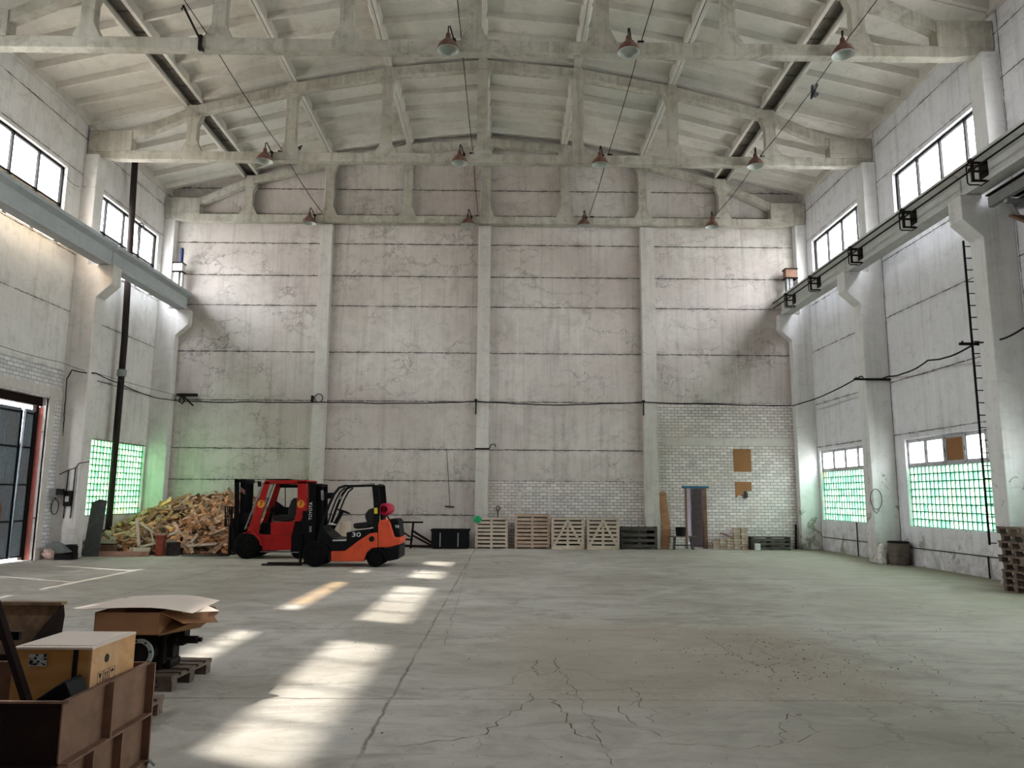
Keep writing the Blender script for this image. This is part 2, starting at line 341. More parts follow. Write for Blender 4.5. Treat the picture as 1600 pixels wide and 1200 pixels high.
def m_floor():
    t = NT('concrete_floor'); g = t.n('ShaderNodeNewGeometry').outputs['Position']
    X, Y, Z = t.n('ShaderNodeSeparateXYZ', {0: g}).outputs
    big = t.noise(g, .28, 5, .6, .6); med = t.noise(t.scalevec(g, (1., 1.6, 1)), 1.1, 9, .7, .8); fine = t.noise(g, 14, 8, .75)
    c = t.mix(t.ramp(big, .38, .64), (.35, .325, .285), (.47, .445, .405))
    c = t.mix(t.ramp(med, .46, .66, 0, .6), c, (.22, .20, .172))
    c = t.mix(t.ramp(med, .42, .3, 0, .5), c, (.46, .445, .415))
    c = t.mix(t.ramp(fine, .56, .70, 0, .35), c, (.17, .155, .13))
    scr = t.noise(t.scalevec(g, (.5, 5, 1)), 1.6, 7, .75, .4)
    c = t.mix(t.ramp(scr, .58, .64, 0, .35), c, (.18, .165, .145))
    # yellow-brown dust by the right wall, pale patch of broken concrete
    c = t.mix(t.math('MULTIPLY', t.ramp(X, 7.5, 11.3), t.ramp(med, .3, .6, 0, .75)), c, (.27, .225, .125))
    spk = t.n('ShaderNodeTexVoronoi', {'Scale': 9., 'Randomness': 1.}); t.set(spk, 'Vector', g)
    c = t.mix(t.math('MULTIPLY', t.ramp(spk.outputs[0], .09, .05), t.ramp(t.noise(g, 1.2, 3), .45, .6)), c, (.08, .07, .06))
    spk2 = t.n('ShaderNodeTexVoronoi', {'Scale': 5.3, 'Randomness': 1.}); t.set(spk2, 'Vector', g)
    c = t.mix(t.ramp(spk2.outputs[0], .06, .035, 0, .7), c, (.6, .58, .54))
    # construction joints
    wob = t.math('MULTIPLY', t.math('SUBTRACT', t.noise(g, 2.5, 9, .85), .5), .13)
    tot = None
    for s, v in ((X, -1.05), (Y, 7.32), (Y, 11.0), (Y, 16.6), (X, -7.2), (Y, 22.4)):
        d = t.math('ABSOLUTE', t.math('SUBTRACT', t.math('ADD', s, wob), v)); tot = d if tot is None else t.math('MINIMUM', tot, d)
    ln = t.math('MULTIPLY', t.ramp(tot, .022, .004), t.ramp(t.noise(g, .8, 5, .7), .38, .56, .15, .85))
    c = t.mix(ln, c, (.10, .085, .07))
    vor = t.n('ShaderNodeTexVoronoi', {'Scale': .55, 'Randomness': 1.}, feature='DISTANCE_TO_EDGE')
    nz = t.n('ShaderNodeTexNoise', {'Scale': 1.8, 'Detail': 8., 'Roughness': .7}); t.set(nz, 'Vector', g)
    ad = t.n('ShaderNodeVectorMath', operation='MULTIPLY_ADD'); t.set(ad, 0, nz.outputs[1]); ad.inputs[1].default_value = (.9, .9, 0); t.set(ad, 2, g); t.set(vor, 'Vector', ad)
    crk = t.math('MULTIPLY', t.ramp(vor.outputs[0], .010, .002), t.ramp(t.noise(g, .35, 3, .5), .50, .58))
    c = t.mix(t.math('MULTIPLY', crk, .35), c, (.09, .075, .06))
    # the broken, re-poured patch in the middle
    nn = t.math('MULTIPLY', t.math('SUBTRACT', t.noise(g, 1.6, 7, .7), .5), 1.3)
    dx = t.math('ABSOLUTE', t.math('SUBTRACT', t.math('ADD', X, nn), 2.1)); dy = t.math('ABSOLUTE', t.math('SUBTRACT', t.math('ADD', Y, nn), 9.3))
    pm = t.math('MULTIPLY', t.ramp(dx, 2.25, 1.7), t.ramp(dy, 2.25, 1.8))
    c = t.mix(t.math('MULTIPLY', pm, .5), c, (.30, .235, .18))
    c = t.mix(t.math('MULTIPLY', pm, t.ramp(t.noise(g, 30, 8, .85), .52, .62, 0, .8)), c, (.42, .36, .30))
    ring = t.math('MULTIPLY', t.math('SUBTRACT', pm, t.math('MULTIPLY', t.ramp(dx, 1.75, 1.4), t.ramp(dy, 1.85, 1.5))), t.ramp(fine, .45, .6))
    c = t.mix(t.math('MULTIPLY', ring, .7, clamp=True), c, (.46, .41, .35))
    rg = t.noise(t.scalevec(g, (1.2, 3.2, 1)), 2.2, 10, .85, 1.0)
    near = t.math('MULTIPLY', t.ramp(dx, 3.6, 2.2), t.ramp(dy, 4.0, 2.4))
    c = t.mix(t.math('MULTIPLY', near, t.ramp(rg, .60, .64, 0, .8)), c, (.10, .082, .062))
    c = t.mix(t.ramp(t.noise(g, .16, 3, .5, .3), .46, .60, 0, .45), c, (.27, .245, .20))
    c = t.mix(t.math('MULTIPLY', t.ramp(X, 2.5, 9, 0, .55), t.ramp(big, .3, .55, .5, 1)), c, (.235, .22, .175))  # floor colour darkened towards the right to offset the strong window light
    h = t.math('SUBTRACT', t.math('MULTIPLY', fine, .35), t.math('ADD', ln, crk))
    return t.pbsdf(c, t.ramp(med, .3, .7, .65, .85), 0, t.bump(h, .45, .02), .12)
M['floor'] = m_floor()
def m_corr():
    return simple('blue_grey_sheet', (.16, .19, .215), .6, .0, dirt=(.18, .06, .035), dirt_amt=.35, dirt_scale=.8)
M['corr'] = m_corr()
def m_block(name='green_glass_block', br=(1, 1, 1)):
    t = NT(name); r = t.n('ShaderNodeNewGeometry').outputs['Random Per Island']
    c = t.mix(t.ramp(r, .0, .5), (.04, .20, .10), (.09, .30, .18)); c = t.mix(t.ramp(r, .72, 1), c, (.20, .36, .24))
    g = t.n('ShaderNodeNewGeometry').outputs['Position']
    c = t.mix(t.ramp(t.noise(g, 3.2, 6, .7), .55, .7, 0, .6), c, (.02, .12, .05))
    c = t.mix(t.ramp(t.noise(g, 1.1, 3), .58, .7, 0, .6), c, (.22, .26, .06))
    vm = t.n('ShaderNodeVectorMath', operation='MULTIPLY'); t.set(vm, 0, c); vm.inputs[1].default_value = br; c = vm.outputs[0]
    tr = t.n('ShaderNodeBsdfTranslucent'); t.set(tr, 0, c)
    tp = t.n('ShaderNodeBsdfTransparent'); t.set(tp, 0, c)
    m1 = t.n('ShaderNodeMixShader', {0: .42}); t.set(m1, 1, tr); t.set(m1, 2, tp)
    gl = t.n('ShaderNodeBsdfGlossy', {'Roughness': .25}); gl.inputs[0].default_value = (.8, .9, .85, 1)
    m2 = t.n('ShaderNodeMixShader', {0: .06}); t.set(m2, 1, m1); t.set(m2, 2, gl)
    return t.out(m2.outputs[0])
M['block'] = m_block(br=(2.0, 1.3, 1.5)); M['blockL'] = m_block('green_glass_block_sunny', (1.7, 1.25, 1.05))
def m_glass(name, col, gloss=.06):
    t = NT(name); tp = t.n('ShaderNodeBsdfTransparent'); tp.inputs[0].default_value = (*col, 1)
    gl = t.n('ShaderNodeBsdfGlossy', {'Roughness': .08})
    m2 = t.n('ShaderNodeMixShader', {0: gloss}); t.set(m2, 1, tp); t.set(m2, 2, gl); return t.out(m2.outputs[0])
M['glass'] = m_glass('dusty_window_glass', (.94, .95, .95)); M['amber'] = m_glass('amber_window_glass', (.96, .84, .68))
M['cabglass'] = m_glass('cab_glass', (.72, .84, .78), .12)
M['outside'] = simple('outside_ground', (.42, .42, .38), .9)

# ------------------------------------------------------------------ the hall shell
XL, XR, YB, YF, XC = -13.3, 11.67, 28.1, -13.75, -0.815
TY = [22.24-5.97*k for k in range(5, 0, -1)]+[22.24]        # truss / column lines
COLY = [round(22.24-5.97*k, 2) for k in range(6, -1, -1)]+[27.76]
def panelwall(axis, a0, a1, b0, b1, holes, t0, t1):
    """wall slab with rectangular openings; a = along, b = up, t0..t1 thickness"""
    us = sorted({a0, a1, *[h[0] for h in holes], *[h[1] for h in holes]}); ws = sorted({b0, b1, *[h[2] for h in holes], *[h[3] for h in holes]})
    mb = MB()
    for i in range(len(us)-1):
        run = None
        for j in range(len(ws)-1):
            u, w = (us[i]+us[i+1])/2, (ws[j]+ws[j+1])/2
            solid = not any(h[0] < u < h[1] and h[2] < w < h[3] for h in holes)
            if solid and run is None: run = ws[j]
            if (not solid or j == len(ws)-2) and run is not None:
                top = ws[j+1] if solid else ws[j]
                if axis == 'Y': mb.bb(t0, t1, us[i], us[i+1], run, top)
                else: mb.bb(us[i], us[i+1], t0, t1, run, top)
                run = None
    return mb
bays = [(COLY[i]+.5, COLY[i+1]) for i in range(len(COLY)-1)]
clerL, clerR = [], []
for i, (a, b) in enumerate(bays):
    if i < 2: continue
    last = i == len(bays)-1
    clerL.append((a+.02, (27.42 if last else b-.80), 9.2, 11.62)); clerR.append((a+.02, (27.30 if last else b-.94), 9.62, 11.62))
GATE = (15.3, 21.59, 0, 4.61)
lowL = (23.0, 27.68, 1.17, 3.61)
lowR = [(22.95, 27.6, 1.1, 3.62), (17.2, 21.68, 1.1, 3.58)]+[(bays[i][0]+.4, bays[i][1]-.6, 1.1, 3.58) for i in (4, 3)]
lowLm = [(bays[i][0]+.4, bays[i][1]-.6, 1.1, 3.58) for i in (4, )]
wl = panelwall('Y', YF, 28.5, 0, 13.75, clerL+[GATE, lowL]+lowLm, XL-.2, XL)
struct(wl.build('wall_left', M['wallL']))
wr = panelwall('Y', YF, 28.5, 0, 13.75, clerR+lowR, XR, XR+.2)
struct(wr.build('wall_right', M['wallR']))
DOOR = (6.76, 7.43, 0, 2.21); HOLE = (8.84, 9.10, 1.80, 2.14)
wb = panelwall('X', XL, XR, 0, 16.4, [DOOR, HOLE], YB, YB+.3)
wback = struct(wb.build('wall_back', M['back']))
# brick infills stand 3 cm proud of the panels
b3 = MB().bb(-.62, 5.2, YB-.03, YB+.01, 0, 2.42); b3.build('brick_infill', M['brickB'], wback)
panelwall('X', 5.72, 11.25, 0, 5.41, [DOOR, (HOLE[0], HOLE[1], HOLE[2], HOLE[3])], YB-.03, YB+.01).build('brick_infill', M['brickB'], wback)
MB().bb(5.95, 11.2, YB-.05, YB, 3.80, 4.10).build('lintel', M['lintel'], wback)
struct(MB().bb(XL-.3, XR+.3, YF-.3, YF, 0, 16.4).build('wall_front', M['back']))
# left brickwork round the gate
wlo = [o for o in bpy.data.objects if o.name == 'wall_left'][0]
panelwall('Y', 10.8, 22.24, 0, 5.5, [(GATE[0], GATE[1], 0, GATE[3])], XL-.01, XL+.03).build('brick_infill', M['brickL'], wlo)
MB().bb(XL+.02, XL+.06, 15.0, 22.22, 4.66, 4.92).build('lintel', M['lintel'], wlo)
for (y0, y1, z0, z1) in ((GATE[1], GATE[1]+.26, 0, 4.66), (GATE[0]-.26, GATE[0], 0, 4.66)): MB().bb(XL-.02, XL+.07, y0, y1, z0, z1).build('gate_surround', M['lintel'], wlo)
# floor
fl = struct(MB().bb(XL-.3, XR+.3, YF, 28.4, -.2, 0).build('floor', M['floor']))
struct(MB().bb(-60, XL-.3, -40, 60, -.25, -.05).bb(XR+.3, 60, -40, 60, -.25, -.05).bb(XL-.3, XR+.3, 34, 60, -.25, -.05).build('ground', M['outside']))
# roof slabs
nodes = [(-12.48, 13.44), (-9.25, 14.22), (-6.12, 15.05), (-3.05, 15.62), (0, 15.93), (3.05, 15.66), (6.12, 15.08), (9.25, 14.25), (12.48, 13.46)]
nodes = [(XC+a, z) for a, z in nodes]
cm = MB(); im = MB()
roofY = [YF]+COLY[1:-1]+[28.4]
for j in range(8):
    (xa, za), (xb, zb) = nodes[j], nodes[j+1]
    L = math.hypot(xb-xa, zb-za); ux, uz = (xb-xa)/L, (zb-za)/L; nx, nz = -uz, ux
    s0 = .2 if j in (1, ) else .0; s1 = L-(.2 if j in (6,) else .0)
    if j == 0: s1 = L-.2
    if j == 7: s0 = .2
    for k in range(len(roofY)-1):
        y0, y1 = roofY[k]+.015, roofY[k+1]-.015
        yo = .14 if k else 0      # slab ends meet over the middle of the truss
        y0 += yo; y1 += .14
        P = lambda s, n: (xa+ux*s+nx*n, za+uz*s+nz*n)
        def blk(sa, sb, na, nb, ya, yb): cm.prism([P(sa, na), P(sb, na), P(sb, nb), P(sa, nb)], ya, yb)
        blk(s0, s1, .30, .36, y0, y1)
        # edge ribs, tapered
        for (ra, rb, ta, tb) in ((s0+.01, s0+.10, s0+.01, s0+.16), (s1-.10, s1-.01, s1-.16, s1-.01)):
            cm.prism([P(ra, 0), P(rb, 0), P(tb, .30), P(ta, .30)], y0, y1)
        blk(s0+.1, s1-.1, .06, .30, y0, y0+.12); blk(s0+.1, s1-.1, .06, .30, y1-.12, y1)
        n = 6
        for q in range(1, n):
            yc = y0+(y1-y0)*q/n
            cm.add([(P(s0+.08, .10)[0], yc-.04, P(s0+.08, .10)[1]), (P(s1-.08, .10)[0], yc-.04, P(s1-.08, .10)[1]), (P(s1-.08, .10)[0], yc+.04, P(s1-.08, .10)[1]), (P(s0+.08, .10)[0], yc+.04, P(s0+.08, .10)[1]),
                    (P(s0+.08, .30)[0], yc-.06, P(s0+.08, .30)[1]), (P(s1-.08, .30)[0], yc-.06, P(s1-.08, .30)[1]), (P(s1-.08, .30)[0], yc+.06, P(s1-.08, .30)[1]), (P(s0+.08, .30)[0], yc+.06, P(s0+.08, .30)[1])],
                   [(0, 1, 2, 3), (4, 5, 6, 7), (0, 1, 5, 4), (1, 2, 6, 5), (2, 3, 7, 6), (3, 0, 4, 7)])
cm.prism([(x, z+.37) for x, z in nodes]+[(x, z+.50) for x, z in nodes[::-1]], YF, 28.45)
for j in (1, 7):
    x, z = nodes[j]
    im.bb(x-.24, x+.24, YF, 28.4, z+.20, z+.36)
ceil = struct(cm.build('ceiling', M['ceil']))
im.build('infill_strip', M['infill'], ceil)

# ------------------------------------------------------------------ columns, trusses, beams
def colpoly(side, corb=True):
    if side > 0: f = lambda x: x
    else: f = lambda x: 2*XC-x
    p = [(XR, 0), (10.92, 0), (10.92, 7.82), (10.46, 8.25), (10.46, 8.84), (11.25, 8.84), (11.25, 12.45), (XR, 12.45)]
    return [(f(x)-(0 if side > 0 else 0), z) for x, z in p]
lab = {(-1, 22.24): 'white concrete column with corbel left of the firewood, switch box on its face', (-1, 27.76): 'green-lit white concrete corner column behind the firewood heap',
       (1, 16.27): 'nearest concrete column on the right, peeling, with the rung ladder behind it', (1, 22.24): 'peeling white concrete column on the right, between the two green windows, drum at its foot',
       (1, 27.76): 'white concrete corner column at the far right beside the brick wall'}
for side in (-1, 1):
    for y in COLY[1:]:
        mb = MB().prism(colpoly(side), y, y+.5)
        o = mb.build('concrete_column', M['column'] if side < 0 else M['columnR'], bevel=.02)
        l = lab.get((side, y), 'white concrete crane column further %s along the %s wall' % ('back', 'left' if side < 0 else 'right'))
        if y < 12: l = '%s wall concrete column behind the camera, %s from the back' % ('left' if side < 0 else 'right', {10.3: 'fourth', 4.33: 'fifth', -1.64: 'sixth', -7.61: 'seventh'}.get(y, 'farthest'))
        tag(o, l, 'column')
        if l.startswith('white concrete crane'): o['label'] = 'left wall concrete column just outside the frame, near side of the gate'
# end wall columns
for i, (x0, x1, l) in enumerate(((-7.25, -6.78, 'white end wall column rising behind the red forklift'), (-1.1, -.63, 'middle white end wall column, left of the low brick infill'), (5.2, 5.72, 'white end wall column beside the leaning brown plank'))):
    mb = MB().bb(x0, x1, 27.80, YB+.02, 0, 12.30); mb.bb(x0+.04, x1-.04, 28.0, YB+.02, 12.30, 15.4)
    tag(mb.build('end_wall_column', M['endcol'], bevel=.015), l, 'column')
def truss_mb(y0, th=.26):
    y1 = y0+th; mb = MB()
    top = [(XC+a, z) for a, z in ((-11.15, 13.28), (-9.25, 14.16), (-6.12, 14.99), (-3.07, 15.57), (0, 15.88), (3.07, 15.61), (6.12, 15.03), (9.25, 14.19), (11.15, 13.28))]
    for (xa, za), (xb, zb) in zip(top, top[1:]):
        mb.prism([(xa, za), (xb, zb), (xb, zb-.31), (xa, za-.31)], y0, y1)
    mb.prism([(XL+.03, 12.46), (XL+1.0, 12.34), (XR-1.0, 12.34), (XR-.03, 12.46), (XR-.03, 12.63), (XL+.03, 12.63)], y0, y1)
    for s in (-1, 1):
        xo, xi = XC+s*12.45, XC+s*11.1
        mb.prism([(xo, 12.6), (xi, 12.6), (xi, 13.28), (xo, 13.28)], y0-.04, y1+.04)
    for a, z in ((-9.25, 14.0), (-6.12, 14.85), (-3.07, 15.42), (0, 15.75), (3.07, 15.45), (6.12, 14.9), (9.25, 14.05)):
        x = XC+a; w = .165
        mb.prism([(x-w-.2, 12.6), (x+w+.2, 12.6), (x+w, 13.0), (x+w, z-.45), (x+w+.14, z-.12), (x-w-.14, z-.12), (x-w, z-.45), (x-w, 13.0)], y0+.01, y1-.01)
        mb.prism([(x-.2, z-.2), (x+.2, z-.2), (x+.14, z+.19), (x-.14, z+.19)], y0-.012, y1+.012)
    return mb
for y, l in ((16.27, 'nearest concrete bowstring roof truss, cut off by the top of the frame'), (22.24, 'middle concrete bowstring roof truss'), (27.68, 'farthest concrete roof truss, close against the back wall')):
    tag(truss_mb(y+.1 if y < 27 else y, ).build('roof_truss', M['truss'], bevel=.012), l, 'truss')
for k, y in enumerate((10.3, 4.33, -1.64, -7.61)):
    tag(truss_mb(y+.1).build('roof_truss', M['truss']), 'concrete roof truss overhead behind the camera, %s of them from the nearest visible one' % ('first', 'second', 'third', 'fourth')[k], 'truss')
def beam_poly(side):
    p = [(10.62, 8.86), (11.0, 8.86), (11.0, 8.93), (10.96, 8.95), (10.96, 9.34), (11.12, 9.42), (11.12, 9.53), (10.49, 9.53), (10.49, 9.42), (10.66, 9.34), (10.66, 8.98), (10.62, 8.95)]
    if side > 0: return p
    return [(2*XC-x, z) for x, z in p]
bl = {(-1, 6): 'grey painted concrete crane beam on the left, far bay', (-1, 5): 'grey painted concrete crane beam on the left, nearer bay above the gate',
      (1, 6): 'grey concrete crane beam on the right, far bay', (1, 5): 'grey concrete crane beam on the right, middle bay', (1, 4): 'grey concrete crane beam on the right, nearest bay at the frame edge'}
for side in (-1, 1):
    for i in range(0, 7):
        y0 = COLY[i]+.26 if i else YF; y1 = COLY[i+1]+.24
        if i == 6: y1 = 28.02
        tag(MB().prism(beam_poly(side), y0+.01, y1-.01).build('crane_beam', M['beam'] if side < 0 else M['beamR']), bl.get((side, i), 'concrete crane beam on the %s wall, bay %s' % ('left' if side < 0 else 'right', ('at the front wall', 'behind the camera next to the front', 'behind the camera', 'over the camera', 'just outside the frame')[min(i, 4)])), 'beam')
        # bearing pads on the corbels
# ------------------------------------------------------------------ windows
wn = [0]
def wname():
    wn[0] += 1; return 'window_%d' % wn[0]
def portal(x, y0, y1, z0, z1, side, axis='X'):
    L = bpy.data.lights.new('portal', 'AREA'); L.shape = 'RECTANGLE'; L.size = y1-y0; L.size_y = z1-z0
    o = bpy.data.objects.new('window_portal', L); COL.objects.link(o); L.cycles.is_portal = True
    o.location = (x, (y0+y1)/2, (z0+z1)/2); o.rotation_euler = (PI/2, 0, PI/2 if side > 0 else -PI/2)
def clerestory(h, side):
    y0, y1, z0, z1 = h
    xm = (XL-.14) if side < 0 else (XR+.14)
    r = senp(wname(), (xm, (y0+y1)/2, z0))
    fr = MB(); gl = MB(); am = MB(); n = 4
    for k in range(n+1):
        y = y0+(y1-y0)*k/n; w = .07 if k in (0, n) else .055
        yc = min(max(y, y0+w/2), y1-w/2)
        fr.bb(xm-.04, xm+.04, yc-w/2, yc+w/2, z0, z1)
    for z in (z0+.04, z1-.04, 10.42): fr.bb(xm-.04, xm+.04, y0, y1, z-.035, z+.035)
    for k in range(n):
        a, b = y0+(y1-y0)*k/n+.03, y0+(y1-y0)*(k+1)/n-.03
        for za, zb, lowp in ((z0+.07, 10.385, 1), (10.455, z1-.07, 0)):
            (am if (lowp and side < 0 and abs(y0-16.79) < .2 and k in (1, 2, 3)) else gl).bb(xm-.003, xm+.003, a, b, za, zb)
    fr.build('window_frame', M['dark'], r); gl.build('glass_pane', M['glass'], r)
    if am.v: am.build('amber_glass_pane', M['amber'], r)
    portal(XL-.32 if side < 0 else XR+.32, y0, y1, z0, z1, side)
for h in clerL: clerestory(h, -1)
for h in clerR: clerestory(h, 1)
def blocks(r, side, y0, y1, z0, z1, ny, nz, xm):
    fr = MB(); bk = MB()
    py, pz = (y1-y0)/ny, (z1-z0)/nz
    for k in range(ny+1): fr.bb(xm-.035, xm+.035, y0+py*k-.007, y0+py*k+.007, z0, z1)
    for k in range(nz+1): fr.bb(xm-.045, xm+.045, y0, y1, z0+pz*k-.014, z0+pz*k+.014)
    s = -side
    for i in range(ny):
        for j in range(nz):
            a, b, c, d = y0+py*i+.005, y0+py*(i+1)-.005, z0+pz*j+.011, z0+pz*(j+1)-.011
            # a hollow glass brick seen as its slightly domed inner skin
            vs = []; fs = []
            for u in range(4):
                bulge = (0, .022, .022, 0)[u]
                for w in range(2): vs.append((xm+s*(.012+bulge), a+(b-a)*u/3, (c, d)[w]))
            for u in range(3): fs.append((u*2, u*2+1, u*2+3, u*2+2))
            bk.add(vs, fs)
    fr.build('mortar_grid', M['greenframe'], r); bk.build('glass_bricks', M['block'] if side > 0 else M['blockL'], r)
# left green window
r = senp(wname(), (XL-.12, 25.3, lowL[2])); blocks(r, -1, lowL[0], lowL[1], lowL[2], lowL[3], 23, 12, XL-.12)
portal(XL-.32, *lowL, -1)
def sashwin(h, ny, zs, brown=(), nsash=5, visible=True):
    y0, y1, z0, z1 = h; xm = XR+.13
    r = senp(wname(), (xm, (y0+y1)/2, z0))
    blocks(r, 1, y0, y1, z0, zs-.02, ny, 8, xm)
    fr = MB(); gl = MB(); br = MB()
    fr.bb(xm-.05, xm+.05, y0, y1, zs-.03, zs+.04); fr.bb(xm-.05, xm+.05, y0, y1, z1-.05, z1)
    p = (y1-y0)/nsash
    for k in range(nsash+1):
        yc = min(max(y0+p*k, y0+.035), y1-.035); fr.bb(xm-.05, xm+.05, yc-.035, yc+.035, zs, z1)
    for k in range(nsash):
        a, b = y0+p*k+.035, y0+p*(k+1)-.035; c, d = zs+.04, z1-.05
        for e in (fr.bb(xm-.03, xm+.03, a, a+.05, c, d), fr.bb(xm-.03, xm+.03, b-.05, b, c, d), fr.bb(xm-.03, xm+.03, a, b, c, c+.05), fr.bb(xm-.03, xm+.03, a, b, d-.05, d)): pass
        (br if k in brown else gl).bb(xm-.004, xm+.004, a+.04, b-.04, c+.04, d-.04)
        hd = MB(); hd.tube([(xm-.05, b-.03, (c+d)/2-.06), (xm-.08, b-.03, (c+d)/2-.06), (xm-.08, b-.03, (c+d)/2+.04)], .008)
        if visible: hd.build('window_handle', M['iron'], r)
    fr.build('window_frame', M['sashw'], r); gl.build('glass_pane', M['glass'], r)
    if br.v: br.build('hardboard_pane', M['hard'], r)
    portal(XR+.32, y0, y1, z0, z1, 1)
sashwin(lowR[0], 24, 2.86); sashwin(lowR[1], 23, 2.80, brown=(2,))
def plainwin(h, side):
    xm = XL-.12 if side < 0 else XR+.12; r = senp(wname(), (xm, (h[0]+h[1])/2, h[2])); fr = MB(); n = 5
    for k in range(n+1): y = h[0]+(h[1]-h[0])*k/n; y = min(max(y, h[0]+.03), h[1]-.03); fr.bb(xm-.04, xm+.04, y-.03, y+.03, h[2], h[3])
    for z in (h[2]+.03, (h[2]+h[3])/2, h[3]-.03): fr.bb(xm-.04, xm+.04, h[0], h[1], z-.03, z+.03)
    fr.build('window_frame', M['sashw'], r); MB().bb(xm-.003, xm+.003, h[0], h[1], h[2], h[3]).build('glass_pane', M['glass'], r)
    portal(XL-.32 if side < 0 else XR+.32, *h, side)
for h in lowR[2:]: sashwin(h, 24, 2.8, visible=False)  # unseen windows, green glass chosen to cut the light on the right floor
for h in lowLm: plainwin(h, -1)
# window sills
# ------------------------------------------------------------------ the gate (left)
g = senp('door_1', (XL-.25, 18.45, 0))
xg = XL-.28
MB().bb(xg-.06, xg+.06, GATE[1]-.12, GATE[1], 0, 4.6).bb(xg-.06, xg+.06, GATE[0], GATE[0]+.12, 0, 4.6).bb(xg-.06, xg+.14, GATE[0], GATE[1], 4.36, 4.63).build('door_frame', M['rustdark'], g)
MB().bb(XL-.24, XL-.09, GATE[1]-.012, GATE[1]-.002, 0, 4.34).build('red_jamb_lining', M['reddoor'], g)
def leaf(ya, yb, yat=None):
    """corrugated leaf between ya and yb, its near edge at yat along the top"""
    yat = ya if yat is None else yat
    lf = MB(); n = int((yb-ya)/.03); vs = []; fs = []
    for i in range(n+1):
        u = i/n; x = xg+(.028 if (i//2) % 2 else -.0)
        for z in (.09, 4.24):
            t_ = (z-.09)/4.15; y0_ = ya+(yat-ya)*t_; vs.append((x, y0_+(yb-y0_)*u, z))
        if i: fs.append((2*i-2, 2*i-1, 2*i+1, 2*i))
    lf.add(vs, fs); o = lf.build('corrugated_leaf', M['corr'], g)
    f = MB()
    for z in (.12, 1.1, 2.1, 3.15, 4.12): f.bb(xg+.03, xg+.07, max(ya, yat), yb, z-.02, z+.02)
    f.bar((xg+.05, yb-.02, .09), (xg+.05, yb-.02, 4.18), .04)
    f.build('leaf_frame', M['dark'], g); return o
leaf(GATE[0]+.13, 18.42); leaf(18.49, 20.88); leaf(20.89, GATE[1]-.13, 21.02)
MB().lathe([(0, 0), (.42, 0), (.42, .012), (0, .012)], (xg+.03, 20.05, 1.35), 'X', 20).build('rust_patch', M['rust'], g)
MB().bb(XL-.3, XL, GATE[0], GATE[1], -.001, .012).build('threshold', M['lintel'], g)

# ------------------------------------------------------------------ back door and hole, room behind
d = senp('door_2', (7.1, YB, 0))
MB().bb(7.40, 7.52, YB-.08, YB+.2, 0, 2.24).bb(6.72, 6.78, YB-.05, YB+.25, 0, 2.24).build('door_frame', M['rust'], d)
MB().bb(6.62, 7.62, YB-.09, YB+.1, 2.21, 2.29).build('door_head', M['bluedoor'], d)
lf = MB(); lf.box((6.92, YB+.62, 1.08), (.05, .8, 2.1), Matrix.Rotation(math.radians(-14), 3, 'Z')); lf.build('door_leaf', M['rustdark'], d)
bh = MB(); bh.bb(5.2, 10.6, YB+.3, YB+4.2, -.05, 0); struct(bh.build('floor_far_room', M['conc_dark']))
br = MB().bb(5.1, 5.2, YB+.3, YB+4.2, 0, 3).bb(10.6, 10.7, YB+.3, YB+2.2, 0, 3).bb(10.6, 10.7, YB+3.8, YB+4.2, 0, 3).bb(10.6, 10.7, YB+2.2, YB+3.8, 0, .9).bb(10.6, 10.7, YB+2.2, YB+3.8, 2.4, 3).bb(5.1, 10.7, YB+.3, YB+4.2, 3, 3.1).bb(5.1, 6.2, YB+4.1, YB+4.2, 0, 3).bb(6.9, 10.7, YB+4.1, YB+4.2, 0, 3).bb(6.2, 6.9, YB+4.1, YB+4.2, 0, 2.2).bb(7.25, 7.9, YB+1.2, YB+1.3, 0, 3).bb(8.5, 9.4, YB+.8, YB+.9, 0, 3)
struct(br.build('wall_far_room', M['conc_dark']))  # openings in the unseen side and back walls added to light this room
portal(10.75, YB+2.2, YB+3.8, .9, 2.4, 1)
for (px0, py0, px1, py1, l) in ((1147, 702, 1173, 737, 'whole brown hardboard sheet on the white brick wall, upper of two'), ):
    a = at(px0, py1, Y=YB-.05); b = at(px1, py0, Y=YB-.05)
    tag(MB().bb(a.x, b.x, YB-.05, YB-.035, a.z, b.z).build('hardboard_sheet', M['hard']), l, 'board')
a = at(1150, 783, Y=YB-.05); b = at(1174, 753, Y=YB-.05)
pl = [(a.x, b.z), (b.x, b.z), (b.x, b.z-.34), (b.x-.1, b.z-.30), (b.x-.16, b.z-.33), (b.x-.28, b.z-.31), (b.x-.30, b.z-.45), (b.x-.38, b.z-.52), (a.x+.1, b.z-.50), (a.x, b.z-.62)]
tag(MB().prism(pl, YB-.05, YB-.035).build('hardboard_sheet', M['hard']), 'torn lower hardboard sheet with ragged edge above the hole in the wall', 'board')
sp = MB()
for i in range(9): # broken bricks round the hole
    u = i/9*2*PI; sp.box((8.97+.17*math.cos(u), YB+.02, 1.97+.2*math.sin(u)), (.11, .1, .08), Matrix.Rotation(u, 3, 'Y'))
sp.build('broken_brick_edge', M['brickB'], wback)
# bits of joint filler, patched doorway in the low brick wall
MB().bb(.62, 1.62, YB-.036, YB-.0, 0, 2.05).build('bricked_up_doorway', M['brickB'], wback)
MB().bb(.50, .62, YB-.045, YB, 0, 2.1).bb(1.62, 1.70, YB-.045, YB, .6, 2.1).bb(.5, 1.7, YB-.045, YB, 2.05, 2.13).build('doorway_plaster_band', M['lintel'], wback)

